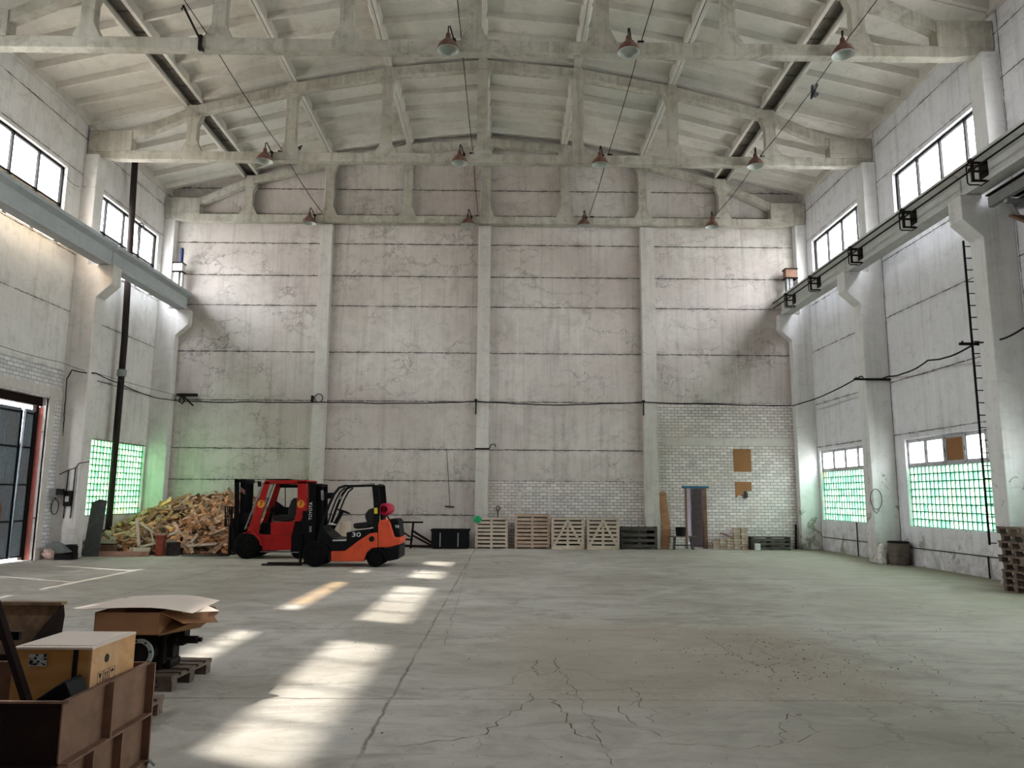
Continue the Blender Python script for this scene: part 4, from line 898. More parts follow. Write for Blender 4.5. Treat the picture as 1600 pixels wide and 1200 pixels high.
for k, (x, y) in enumerate(((545, 380), (1041, 380))):
    a = S2([(x, y)])[0]; st = MB().lathe([(0, 0), (.115, 0), (.115, .004)], (a[0], Yr-.011, a[1]), 'Y', 28).build('number_sticker', M['stickero'], fr_)
    lettering('7', .20, st, M['ink'], facecam((a[0], Yr-.0135, a[1])), depth=.002)
wc = at(340+370/8, 740+905/8, Y=Yr)
wheel(0, (wc.x, Yr-.05, .40), .40, .30, fr_); wheel(0, (wc.x, Yr+Wr-.25, .40), .40, .30, fr_)
rx = S2([(1015, 930)])[0][0]; wheel(0, (rx, Yr+.06, .27), .27, .22, fr_, name='rear_wheel'); wheel(0, (rx, Yr+Wr-.28, .27), .27, .22, fr_, name='rear_wheel')
MB().prism(S2([(330, 735), (480, 735), (545, 800), (565, 900), (540, 900), (520, 830), (460, 768), (330, 760)]), Yr-.04, Yr+.26).build('front_fender', M['red'], fr_)
for yy in (Yr+.15, Yr+Wr-.24):
    MB().prism(S2([(188, 64), (240, 64), (240, 560), (236, 990), (150, 985), (188, 560)]), yy, yy+.08).build('mast_rail', M['blackpaint'], fr_, bevel=.006)
for yy in (Yr+.24, Yr+Wr-.30): MB().prism(S2([(250, 66), (320, 64), (312, 300), (285, 640), (262, 960), (232, 960)]), yy, yy+.06).build('inner_mast', M['blackpaint'], fr_, bevel=.006)
a, b = S2([(195, 75), (320, 110)]); MB().bb(a[0], b[0], Yr+.15, Yr+Wr-.15, b[1], a[1]).build('mast_crosshead', M['blackpaint'], fr_)
a, b = S2([(200, 500), (290, 640)]); MB().bb(a[0], b[0], Yr+.2, Yr+Wr-.2, b[1], a[1]).build('mast_crossbar', M['blackpaint'], fr_)
MB().prism(S2([(320, 78), (395, 90), (398, 122), (322, 136)]), Yr+.1, Yr+.3).build('work_lamp', M['black'], fr_)
MB().prism(S2([(395, 98), (490, 100), (490, 108), (395, 107)]), Yr+.15, Yr+.19).prism(S2([(482, 95), (520, 95), (520, 160), (495, 165)]), Yr+.08, Yr+.2).build('lamp_bracket', M['iron'], fr_)
sb = MB()
for k in range(3):
    a = S2([(252, 176+k*20), (262, 173+k*20), (312, 212+k*20), (306, 218+k*20)])
    sb.prism(a, Yr+.22, Yr+.236)
sb.build('hazard_stripes', simple('pink_stripes', (.5, .22, .17), .7), fr_)
cg = MB()
for z in (412, 488, 574, 656): cg.prism(S2([(75, z), (162, z), (162, z+8), (75, z+8)]), Yr+.1, Yr+Wr-.1)
for x in (72, 155): cg.prism(S2([(x, 410), (x+10, 410), (x+10, 664), (x, 664)]), Yr+.1, Yr+.16); cg.prism(S2([(x, 410), (x+10, 410), (x+10, 664), (x, 664)]), Yr+Wr-.16, Yr+Wr-.1)
for k in range(7): cg.bb(S2([(78, 410)])[0][0]-.01, S2([(78, 410)])[0][0]+.01, Yr+.15+k*.15, Yr+.17+k*.15, S2([(78, 664)])[0][1], S2([(78, 412)])[0][1])
cg.build('load_backrest', M['blackpaint'], fr_)
MB().prism(S2([(150, 560), (190, 560), (190, 940), (150, 940)]), Yr+.12, Yr+Wr-.12).build('carriage', M['blackpaint'], fr_)
tx = S2([(132, 700)])[0][0]
for yy in (Yr+.22, Yr+Wr-.36): MB().prism([(tx-.06, .95), (tx, .95), (tx, .10), (tx-.03, .055), (tx-.08, .045), (tx-1.42, .045), (tx-1.42, .06), (tx-.12, .085), (tx-.06, .14)], yy, yy+.14).build('fork_tine', M['iron'], fr_)
a = S2([(550, 62), (848, 62), (840, 78), (560, 74)]); MB().prism(a, Yr+.35, Yr+.8).build('roof_rack_bar', M['iron'], fr_)
a = S2([(512, 972), (1010, 980), (1010, 992), (512, 985)]); MB().prism(a, Yr+.05, Yr+.3).build('step_bar', M['grey'], fr_)

# ------------------------------------------------------------------ firewood heap
def hz(x, y):
    rx = [(-13.3, .55), (-12.9, 1.0), (-12.2, 1.45), (-11.6, 1.72), (-10.8, 1.88), (-10.0, 1.98), (-9.3, 1.95), (-8.7, 1.5), (-8.3, .9), (-7.9, .3), (-7.6, 0)]
    h = 0
    for (xa, za), (xb, zb) in zip(rx, rx[1:]):
        if xa <= x <= xb: h = za+(zb-za)*(x-xa)/(xb-xa)
    yf = 23.3+max(0, (x+13))*.20
    u = min(1, max(0, (y-yf)/(26.3-yf)))
    return .94*h*(u**.62)
hm = MB(); NX, NY = 30, 24
for i in range(NX+1):
    for j in range(NY+1):
        x = -13.25+i*(5.7/NX); y = 23.0+j*(4.95/NY); hm.v.append(Vector((x, y, max(-.02, hz(x, y)-.10+.06*mn.noise(Vector((x*3, y*3, 0)))))))
for i in range(NX):
    for j in range(NY): a = i*(NY+1)+j; hm.f.append((a, a+1, a+NY+2, a+NY+1))
core = tag(hm.build('wood_chip_mound', simple('bark_litter', (.07, .045, .028), .95, var=.5, scale=14)), 'dark bark litter inside the firewood heap', 'bark', kind='stuff')
def billet(L, w, h, k):
    """one split billet, its section a wedge or a slab"""
    sec = [[(-w/2, -h/2), (w/2, -h/2), (w/2, h/2), (-w/2, h/2)], [(-w/2, -h/2), (w/2, -h/2), (w*.3, h/2), (-w*.1, h*.62)], [(-w/2, -h/2), (w/2, -h*.3), (w*.1, h/2)], [(-w/2, -h*.3), (-w*.2, -h/2), (w*.5, -h*.4), (w*.4, h*.35), (0, h/2), (-w*.45, h*.3)]][k % 4]
    mb = MB(); mb.prism(sec, -L/2, L/2, 'Y')
    for i, v in enumerate(mb.v): v += Vector((random.uniform(-.008, .008), 0, random.uniform(-.008, .008)))
    return mb
rnd = random.Random(11)
protos = []
for k in range(10):
    L = rnd.uniform(.30, .60) if k < 8 else rnd.uniform(.8, 1.2)
    mb = billet(L, rnd.uniform(.09, .17), rnd.uniform(.035, .085), k)
    o = mb.build('firewood_billet', M['woodfire'], origin=(0, 0, 0)); protos.append(o)
FL = 'split firewood billet lying in the heap by the left wall'
GRP = 'split billets on the face of the firewood heap'
cnt = 0
def surf(x, y):
    e = .12; return Vector((-(hz(x+e, y)-hz(x-e, y))/(2*e), -(hz(x, y+e)-hz(x, y-e))/(2*e), 1)).normalized()
spots = []
while len(spots) < 300:
    x = rnd.uniform(-12.95, -8.0); yf = 23.3+max(0, (x+13))*.20; y = yf+rnd.random()**1.1*(26.2-yf)+.03
    if hz(x, y) < .05: continue
    if x > -8.75 and y < 24.3: continue
    spots.append((x, y))
for i, (x, y) in enumerate(spots):
    o = protos[i] if i < 10 else protos[rnd.randrange(10)].copy()
    if i >= 10: COL.objects.link(o)
    nrm = surf(x, y); q = nrm.to_track_quat('Z', 'Y').to_matrix()@Matrix.Rotation(rnd.uniform(0, 2*PI), 3, 'Z')@Matrix.Rotation(rnd.gauss(0, .28), 3, 'X')@Matrix.Rotation(rnd.gauss(0, .5), 3, 'Y')
    o.rotation_euler = q.to_euler(); o.location = Vector((x, y, hz(x, y)+.01+rnd.uniform(0, .04)))+nrm*.02
    if o.location.z < .06: o.location.z = .06; 
    tag(o, FL, 'firewood', GRP)
mb = MB()
for i in range(2400):
    x = rnd.uniform(-12.95, -7.8); y = 23.0+rnd.random()*4.75
    if (x < -12.3 and y > 27.5) or hz(x, y) < .04 or (x > -8.75 and y < 24.3): continue
    nrm = surf(x, y); q = nrm.to_track_quat('Z', 'Y').to_matrix()@Matrix.Rotation(rnd.uniform(0, 2*PI), 3, 'Z')@Matrix.Rotation(rnd.gauss(0, .3), 3, 'X')@Matrix.Rotation(rnd.gauss(0, .6), 3, 'Y')
    b = billet(rnd.uniform(.2, .5), rnd.uniform(.05, .11), rnd.uniform(.025, .06), rnd.randrange(4)); s0 = len(mb.v); mb.add(b.v, b.f)
    mb.xform(Matrix.Translation((x, y, max(.04, hz(x, y)-.06+rnd.uniform(0, .07))))@q.to_4x4(), s0)
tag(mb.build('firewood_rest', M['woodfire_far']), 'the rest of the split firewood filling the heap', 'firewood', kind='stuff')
# boards and posts in front of the heap
tag(MB().bb(-12.25, -10.72, 23.02, 23.10, 0, .15).build('timber_beam', M['timber'], bevel=.006), 'long reddish timber lying on the floor before the firewood', 'timber')
a = at(249, 862, Y=23.3)
r = thing('red_post', (a.x, 23.35, 0), 'short worn red post standing before the firewood', 'post')
MB().prism([(a.x-.10, 0), (a.x+.10, 0), (a.x+.11, .45), (a.x+.14, .62), (a.x-.14, .62), (a.x-.11, .45)], 23.25, 23.45).build('post_body', M['redbrick'], r); MB().bb(a.x-.17, a.x+.17, 23.22, 23.48, .62, .68).build('post_cap', M['timber'], r)
a = at(267, 860, Y=23.5)
r = thing('chopping_block', (a.x, 23.6, 0), 'dark tree stump chopping block with wood scraps on top', 'stump')
MB().lathe([(.22, 0), (.21, .1), (.205, .38), (.19, .40)], (a.x+.02, 23.6, 0), n=16).build('stump', M['trunk'], r)
MB().bar((a.x-.18, 23.55, .43), (a.x+.1, 23.6, .45), .10, .06).bar((a.x, 23.5, .5), (a.x+.03, 23.62, .44), .07, .05).build('wood_scrap', M['woodpal'], r)
for k, (p, q, w_, l) in enumerate((((560, 470), (580, 760), .09, 'upright pale board leaning on the left half of the firewood'), ((230, 600), (340, 690), .11, 'pale board sloping down at the left end of the firewood'), ((590, 510), (740, 620), .06, 'thin pale batten crossing the middle of the firewood'), ((480, 790), (700, 790), .12, 'pale green rolled board lying at the foot of the firewood'), ((85, 660), (330, 735), .16, 'broad greenish board at the lower left of the firewood'), ((220, 700), (400, 765), .08, 'narrow board low on the left of the firewood'), ((600, 760), (760, 725), .07, 'short pale board touching the red post'), ((850, 655), (1000, 600), .06, 'thin batten pointing up right of the red post'), ((1120, 720), (1190, 630), .08, 'pale stick standing in the right half of the firewood'), ((1390, 90+730-90), (1000, 760), .07, 'long board low in the right half of the firewood'), ((700, 580), (735, 720), .05, 'thin pale lath left of the red post'))):
    Yd = 23.45 if k not in (8, 9) else 23.9
    a = at(130+p[0]/6.667, 740+p[1]/6.667, Y=Yd+.15); b = at(130+q[0]/6.667, 740+q[1]/6.667, Y=Yd)
    a.z = max(a.z, .04); b.z = max(b.z, .04)
    tag(MB().bar(a, b, w_, .025, up=(0, -1, .3)).build('loose_board', M['woodpal']), l, 'board')
# things between gate and heap
sh = MB(); vs = [(-12.62, 22.95, 0), (-12.15, 22.9, 0), (-12.12, 23.25, 1.68), (-12.55, 23.3, 1.72), (-12.60, 23.3, 1.5)]
tag(MB().prism([(-12.66, 0), (-12.20, 0), (-12.08, 1.66), (-12.28, 1.70), (-12.52, 1.60)], 22.98, 23.02).build('metal_sheet', simple('grey_sheet_metal', (.085, .088, .09), .6, var=.25, dirt=(.05, .04, .035))), 'tall grey metal sheet leaning between the column and the firewood', 'sheet')
def lump(c, r, seed, sq=1):
    bm = bmesh.new(); bmesh.ops.create_icosphere(bm, subdivisions=4, radius=1)
    mb = MB()
    for v in bm.verts:
        n = 1+.22*mn.noise(v.co*2.2+Vector((seed, 0, 0)))+.10*mn.noise(v.co*6+Vector((seed, 3, 0)))
        mb.v.append(Vector((c[0]+v.co.x*r[0]*n, c[1]+v.co.y*r[1]*n, max(0.0, c[2]+v.co.z*r[2]*n))))
    for f in bm.faces: mb.f.append(tuple(v.index for v in f.verts))
    bm.free(); return mb
tag(lump((-12.93, 21.9, .17), (.26, .2, .2), 3).build('stuffed_sack', M['bag'], smooth=True), 'pinkish crumpled sack on the floor at the foot of the gate pier', 'sack')
tag(MB().prism([(-13.02, .42), (-12.8, .5), (-12.55, .40), (-12.32, .22), (-12.60, .18), (-12.85, .34)], 21.6, 21.95).build('grey_tarp', M['tarp'], bevel=.02), 'dark grey folded tarpaulin over the junk by the left column', 'tarp')
r = thing('scrap_box', (-12.5, 21.95, 0), 'black scrap iron box at the foot of the left column', 'box')
MB().bb(-12.78, -12.30, 21.75, 22.1, 0, .17).build('box_body', M['dark'], r); MB().bb(-12.55, -12.32, 21.85, 22.05, .17, .42).bb(-12.30, -12.26, 21.8, 22.0, 0, .38).build('iron_piece', M['iron'], r)
r = thing('brown_box', (-12.1, 23.25, 0), 'small dark brown box behind the left end of the timber', 'box')
MB().bb(-12.3, -11.85, 23.15, 23.4, 0, .34).build('box_body', M['rust'], r); MB().bb(-12.3, -11.85, 23.13, 23.42, .34, .36).build('box_lid', M['rustdark'], r)

# ------------------------------------------------------------------ along the back wall
def stand_pallet(name, x0, x1, Y, H, nsl, mat, label, diag=False, back=True, gap=.35, lean=.12, group=None, th=.022):
    r = thing(name, ((x0+x1)/2, Y, 0), label, 'pallet', group)
    W = x1-x0; p = H/nsl
    for k in range(nsl):
        z = .06+p*k+(rnd.uniform(-.008, .008)); MB().bb(x0+rnd.uniform(0, .015), x1-rnd.uniform(0, .015), Y-th, Y, z, z+p*(.92-gap)).build('slat', mat, r)
    for x in (x0+.05, (x0+x1)/2, x1-.05): MB().bb(x-.045, x+.045, Y, Y+.10, 0, H).build('stringer', mat, r)
    MB().bb(x0+.01, x1-.01, Y+.30, Y+.32, 0.02, H-.02).build('shade_board', M['woodgrey'], r)  # dark sheet added behind the slats so the gaps look shaded
    if diag:
        xm = (x0+x1)/2
        for s in (-1, 1): MB().bar((xm+s*W*.46, Y-th-.012, .05), (xm+s*.02, Y-th-.012, H-.12), .09, .022, up=(0, 1, 0)).build('brace', mat, r)
        MB().bb(x0, x1, Y-th-.02, Y-th, .0, .07).build('foot_board', mat, r)
    return r
p1 = stand_pallet('wooden_pallet', -1.07, .12, 27.40, 1.10, 8, M['woodpal'], 'pale wooden pallet on edge with a green rag, first pallet from the left', gap=.30)
stand_pallet('wooden_pallet', .36, 1.64, 27.36, 1.22, 9, M['woodpal2'], 'tallest pallet on edge, reddish boards, second from the left', gap=.26)
stand_pallet('wooden_pallet', 1.68, 2.86, 27.22, 1.12, 8, M['woodpal'], 'pallet on edge with an A-shaped brace, left one of the two braced', diag=True, gap=.34)
stand_pallet('wooden_pallet', 2.95, 4.12, 27.20, 1.13, 8, M['woodpal'], 'pallet on edge with an A-shaped brace, right one of the two braced', diag=True, gap=.34)
stand_pallet('wooden_pallet', 4.22, 5.55, 27.5, .82, 4, M['woodgrey'], 'low dark weathered pallet on edge before the end wall column', gap=.42)
tag(lump((-.98, 27.33, 1.04), (.15, .05, .12), 9).build('green_rag', M['greencloth']), 'bright green rag draped on the first pallet corner', 'rag')
r = thing('shovel', (-.25, 27.95, 0), 'shovel with a D handle standing behind the first pallet', 'shovel')
MB().tube([(-.25, 27.95, .1), (-.25, 28.0, 1.32)], .02).build('shaft', M['iron'], r); MB().tube([(-.25, 28.0, 1.32), (-.33, 28.0, 1.42), (-.31, 28.0, 1.50), (-.19, 28.0, 1.50), (-.17, 28.0, 1.42), (-.25, 28.0, 1.32)], .018).build('handle', M['iron'], r); MB().bb(-.37, -.13, 27.92, 27.94, 0, .3).build('blade', M['iron'], r)
r = thing('metal_container', (-1.95, 27.5, 0), 'black steel container with two pale straps beside the first pallet', 'container')
MB().bb(-2.62, -1.28, 27.15, 27.18, .06, .66).bb(-2.62, -1.28, 27.70, 27.73, .06, .66).bb(-2.62, -2.59, 27.15, 27.73, .06, .66).bb(-1.31, -1.28, 27.15, 27.73, .06, .66).bb(-2.62, -1.28, 27.15, 27.73, .04, .08).build('container_body', M['black'], r)
MB().bb(-2.65, -1.25, 27.12, 27.17, .62, .69).bb(-2.65, -1.25, 27.71, 27.76, .62, .69).build('container_rim', M['dark'], r)
for x in (-2.30, -1.66): MB().bb(x-.02, x+.02, 27.12, 27.15, .08, .56).build('strap', M['grey'], r)
for x in (-2.4, -1.5): MB().bb(x-.15, x+.15, 27.14, 27.74, 0, .05).build('skid', M['iron'], r)
# trestle scrap behind the orange forklift
r = thing('steel_trestle', (-3.2, 27.4, 0), 'rusty steel A-frame scrap lying right of the orange forklift', 'scrap')
for (p_, q_, w_) in (((-4.0, 27.4, .92), (-2.95, 27.4, .92), .06), ((-3.30, 27.4, .92), (-3.38, 27.4, 0), .07), ((-3.32, 27.35, .62), (-2.55, 27.2, .18), .07), ((-3.3, 27.35, .45), (-2.5, 27.15, .06), .06), ((-3.9, 27.4, .72), (-3.4, 27.38, .40), .05), ((-4.1, 27.4, .33), (-3.3, 27.4, .30), .06), ((-4.2, 27.3, .1), (-2.6, 27.2, .08), .08)):
    MB().bar(p_, q_, w_).build('steel_bar', M['rustdark'], r)
# timber posts seen through the orange forklift
for k, (x, y, w_, h_, l) in enumerate(((538, 848, .42, .95, 'pale log round standing behind the orange forklift seat'), (520, 846, .30, .55, 'pale wood block seen under the steering wheel of the orange forklift'), (551, 850, .36, .5, 'reddish wood block behind the orange forklift'))):
    a = at(x, 858, Y=27.0)
    if k == 0: o = MB().lathe([(w_/2, 0), (w_/2*.97, h_*.5), (w_/2, h_)], (a.x, 27.0, 0), n=14).build('log_round', M['woodpal'])
    else: o = MB().bb(a.x-w_/2, a.x+w_/2, 26.85, 27.15, 0, h_).build('wood_block', M['woodmid'], bevel=.01)
    tag(o, l, 'wood')
# brown plank leaning
pl = [(5.74, 0), (6.06, 0), (6.10, .5), (6.10, .9), (6.02, 1.5), (5.97, 2.06), (5.90, 2.09), (5.66, 2.05), (5.74, 1.5), (5.80, .9), (5.76, .4)]
o = MB().prism(pl, 27.86, 27.90).build('leaning_plank', M['plank'], bevel=.004); tag(o, 'curved orange-brown plank leaning upright beside the back door', 'plank')
r = thing('wooden_bench', (6.45, 27.5, 0), 'small grey wooden bench in front of the back door', 'bench')
MB().bb(5.98, 6.95, 27.35, 27.68, .44, .48).build('bench_top', M['woodmid'], r)
for x in (6.18, 6.75):
    for y in (27.42, 27.60): MB().bar((x+(.08 if x > 6.5 else -.04), y, 0), (x, y, .44), .05).build('bench_leg', M['woodgrey'], r)
MB().bb(6.18, 6.78, 27.49, 27.53, .14, .18).build('stretcher', M['woodgrey'], r)
tag(MB().lathe([(.14, 0), (.17, .02), (.19, .30), (.195, .32), (.17, .32), (.15, .04)], (6.40, 27.52, .48), n=20).build('bucket', M['dark']), 'dark bucket standing on the small bench', 'bucket')
# stacked bricks / logs right of the door
nb = 0
cols = [(7.72, 3, .0), (7.98, 4, .0), (8.24, 4, .02), (8.50, 8, .0), (8.76, 8, .0)]
bp = None
for ci, (x, n, dx) in enumerate(cols):
    for k in range(n):
        o = MB().box((x+rnd.uniform(-.01, .01), 27.75+rnd.uniform(-.02, .02), .05+.1*k), (.235, .22, .088), Matrix.Rotation(rnd.uniform(-.06, .06), 3, 'Z')).build('stacked_brick', M['woodpal2'] if (ci+k) % 3 else M['woodpal'], bevel=.004)
        tag(o, 'pale reddish block in the low stack right of the back door', 'block', 'blocks stacked right of the back door'); nb += 1
tag(MB().box((8.15, 27.72, .50), (.5, .18, .04), Matrix.Rotation(.35, 3, 'Y')).build('red_tray', M['rust'], ), 'rusty red tin sheet lying on the block stack', 'sheet')
r = thing('weathered_crate', (9.5, 27.7, 0), 'low dark weathered slatted crate at the right end of the back wall', 'crate')
for z in (.02, .17, .32): MB().bb(9.0, 10.4, 27.5, 27.53, z, z+.09).build('slat', M['woodgrey'], r)
for x in (9.0, 9.66, 10.34): MB().bb(x, x+.06, 27.53, 27.95, 0, .44).build('crate_post', M['woodgrey'], r)
MB().bb(8.98, 10.42, 27.5, 27.98, .44, .47).build('crate_top', M['woodgrey'], r)
tag(MB().bb(9.02, 9.22, 27.28, 27.42, 0, .24).build('white_can', M['chrome'], bevel=.02), 'small dirty white can before the dark crate', 'can')
for k, (x, h_) in enumerate(((10.75, .9), (10.95, .6))):
    tag(MB().tube([(x, 27.95, 0), (x+.05, 28.0, h_)], .035, 7).build('rusty_rod', M['rustdark']), 'dark rusty rod in the right back corner, %s' % ('taller one' if k == 0 else 'shorter one'), 'rod')
# right side: drum, sack, pallet stack
r = thing('steel_drum', (11.25, 21.80, 0), 'brown grey drum against the right wall beside the column foot', 'drum')
MB().lathe([(.24, 0), (.255, .02), (.27, .22), (.265, .24), (.275, .26), (.285, .46), (.28, .48), (.27, .62), (.255, .63), (.25, .60), (.24, .10)], (11.32, 21.75, 0), n=28, cap=False).lathe([(.24, .02), (0, .02)], (11.32, 21.75, 0), n=28, cap=False).build('drum_body', M['graybarrel'], r, smooth=True)
MB().lathe([(.285, .62), (.285, .66), (.25, .67), (.0, .67)], (11.32, 21.75, 0), n=28).build('drum_lid', M['dark'], r)
tag(lump((10.98, 22.02, .22), (.15, .12, .36), 5).build('white_sack', M['bagw'], smooth=True), 'crumpled white sack squeezed between the column and the drum', 'sack')
def make_pal(mat, name='wooden_pallet', W=1.2, D=.8, label='x', group=None, sub=True):
    r = thing(name, (0, 0, 0), label, 'pallet', group)
    for k in range(5): y = -D/2+.07+(D-.14)*k/4; MB().bb(-W/2, W/2, y-.07 if k % 2 == 0 else y-.05, y+.07 if k % 2 == 0 else y+.05, .122, .144).build('deck_board', mat, r)
    for x in (-W/2+.07, 0, W/2-.07): MB().bb(x-.07, x+.07, -D/2, D/2, .10, .122).build('cross_board', mat, r)
    for x in (-W/2+.07, 0, W/2-.07):
        for y in (-D/2+.07, 0, D/2-.07): MB().bb(x-.07, x+.07, y-.05, y+.05, .022, .10).build('block', mat, r)
    for y in (-D/2+.07, 0, D/2-.07): MB().bb(-W/2, W/2, y-.05, y+.05, 0, .022).build('skid_board', mat, r)
    return r
pp = make_pal(M['woodmid'], label='lowest pallet of the stack at the right edge'); pp.location = (11.05, 15.55, 0); pp['group'] = 'pallets stacked at the right edge'
nm = ['lowest', 'second from the floor', 'third from the floor', 'fourth from the floor', 'fifth from the floor', 'fourth from the top', 'third from the top', 'second from the top', 'topmost']
for k in range(1, 9):
    dup(pp, None, (11.03+(.03, -.0, .05, -.02, .04, 0, .05, -.04)[k-1], 15.55+(.02, -.02, 0, .03, -.01, .02, 0, -.02)[k-1], .1465*k), None, 'weathered pallet in the stack at the right edge, %s' % nm[k])
pp['label'] = 'weathered pallet in the stack at the right edge, lowest'
# pigeons
def pigeon(name, c, rot, label, perched):
    mb = MB()
    mb.lathe([(0, -.17), (.02, -.15), (.045, -.08), (.065, 0), (.055, .07), (.03, .11), (.032, .14), (.025, .165), (.005, .18), (0, .2)], (0, 0, 0), 'X', 12)
    mb.prism([(-.30, -.045), (-.13, -.025), (-.13, .025), (-.30, .045)], -.006, .006, 'Z')
    if not perched:
        for s in (-1, 1): mb.prism([(.06, s*.03), (.04, s*.12), (-.10, s*.20), (-.16, s*.17), (-.10, s*.08), (-.08, s*.03)], -.004, .008, 'Z')
    mb.xform(rot.to_4x4()); mb.xform(Matrix.Translation(c)); o = mb.build(name, M['pigeon'], smooth=False); return tag(o, label, 'bird')
a = at(466, 229, Y=22.42); pigeon('pigeon', Vector((a.x, a.y, 12.63+.13)), Matrix.Rotation(-.85, 3, 'Y'), 'dark pigeon perched on the middle truss right of its far left lamp', True)
a = at(1271, 146, Y=18.5); pigeon('pigeon', a, Matrix.Rotation(2.0, 3, 'Y')@Matrix.Rotation(.9, 3, 'X'), 'dark pigeon in flight under the ceiling at the right', False)

# ------------------------------------------------------------------ foreground, left
# steel skip with ribs
r = thing('steel_skip', (-3.2, 5.0, 0), 'brown ribbed steel skip bin in the bottom left corner', 'bin')
X1, X0, Y0, Y1, H = -2.49, -4.05, 4.50, 5.52, .70
MB().bb(X0, X1-.03, Y0, Y0+.012, .05, H).build('near_wall', M['rustdark'], r)  # shade of the near side is put into this darker steel colour
MB().bb(X1-.035, X1-.02, Y0, Y1, .05, H).build('ribbed_side', M['rust'], r)
MB().bb(X0, X1-.03, Y1-.012, Y1, .05, H).bb(X0, X0+.012, Y0, Y1, .05, H).bb(X0, X1-.03, Y0, Y1, .03, .05).build('far_walls', M['rust'], r)
MB().bb(X1-.035, X1, Y0, Y1, H-.008, H+.004).bb(X0, X1, Y0-.01, Y0+.015, H-.008, H+.004).bb(X0, X1, Y1-.015, Y1+.01, H-.008, H+.004).build('rim', M['rust'], r)
MB().bb(X1-.03, X1+.035, Y0+.0, Y1, .355, .368).bb(X1-.03, X1+.03, Y0, Y1, .0, .06).build('long_flange', M['rust'], r)
for y in (4.96, Y1-.006): MB().bb(X1-.03, X1+.035, y-.008, y+.008, .368, H).build('rib', M['rust'], r)
for y in (4.78, 5.12, Y1-.006): MB().bb(X1-.03, X1+.035, y-.008, y+.008, .06, .355).build('rib', M['rust'], r)
MB().bb(X0, X1-.03, Y0-.03, Y0, .33, .36).bb(X0, X1-.03, Y0-.03, Y0, .0, .06).build('near_flange', M['rustdark'], r)  # same darkened colour, as part of the shaded near side
MB().tube([(X1+.03, Y1-.02, .03), (X1+.06, Y1-.05, .07), (X1+.09, Y1-.03, .03)], .012).build('hook_ring', M['grey'], r)
# black wedge plate and lever in the skip
wz = MB().prism([tuple(at(x, y, Y=4.65))[0::2] for x, y in ((50, 1098), (104, 1062), (108, 1066), (122, 1100), (100, 1130), (50, 1130))], 4.62, 4.80)
tag(wz.build('black_wedge', M['black'], bevel=.01), 'black wedge-shaped plate standing in the skip', 'plate')
r = thing('steel_lever', (-3.2, 5.0, .3), 'long dark steel bar leaning slanted out of the skip', 'bar')
a = at(-8, 940, Y=4.75); b = at(42, 1095, Y=4.60); c = a+(b-a)*1.25
MB().bar(a, c, .035, .05, up=(0, 1, 0)).build('bar_shaft', M['rustdark'], r)
a1 = at(-5, 993, Y=4.76); a2 = at(32, 993, Y=4.76); MB().bar(a1, a2, .03, .05).build('cross_lug', M['dark'], r)
# plywood crate on its pallet
p2 = make_pal(M['woodmid'], label='small pallet under the plywood crate, pale board end showing', W=1.0, D=.9); p2.location = (-3.46, 6.42, 0); del_g = p2.get('group')
r = thing('plywood_crate', (-2.8, 5.1, .05), 'plywood crate standing in the brown skip, with pale cardboard top and a round hole', 'crate')
tz = .93; q = [at(x, y, Z=tz) for x, y in ((145, 1012), (219, 987), (93, 986), (18, 1012))]
q0, q1 = q[0], q[1]; wv = Vector((q[3].x-q0.x, 0, 0)); xa, xb, ya, yb = q[3].x, q0.x, q0.y, q1.y
MB().bb(xa, xb-.015, ya+.01, yb, .05, tz-.012).build('crate_body', M['ply'], r, bevel=.003)
ym = ya+(yb-ya)*.66
MB().bb(xb-.015, xb, ya, ym, .05, tz-.012).build('end_panel', M['ply'], r); MB().bb(xb-.015, xb-.002, ym+.003, yb, .05, tz-.012).build('end_panel', M['cardpale'] if 0 else M['ply'], r)
MB().bb(xb-.115, xb-.09, ya-.004, ya+.01, .05, tz-.012).build('strap_band', M['dark'], r)
MB().bb(xa, xb-.0, ya-.0, yb, tz-.012, tz).bb(xa+.03, xb-.03, ya+.05, yb-.02, tz, tz+.004).build('cardboard_top', M['cardpale'], r)
hc = at(167, 1028, X=xb+.001); MB().lathe([(0, 0), (.026, 0), (.026, .003)], (xb, hc.y, hc.z), 'X', 20).build('hand_hole', M['ink'], r)
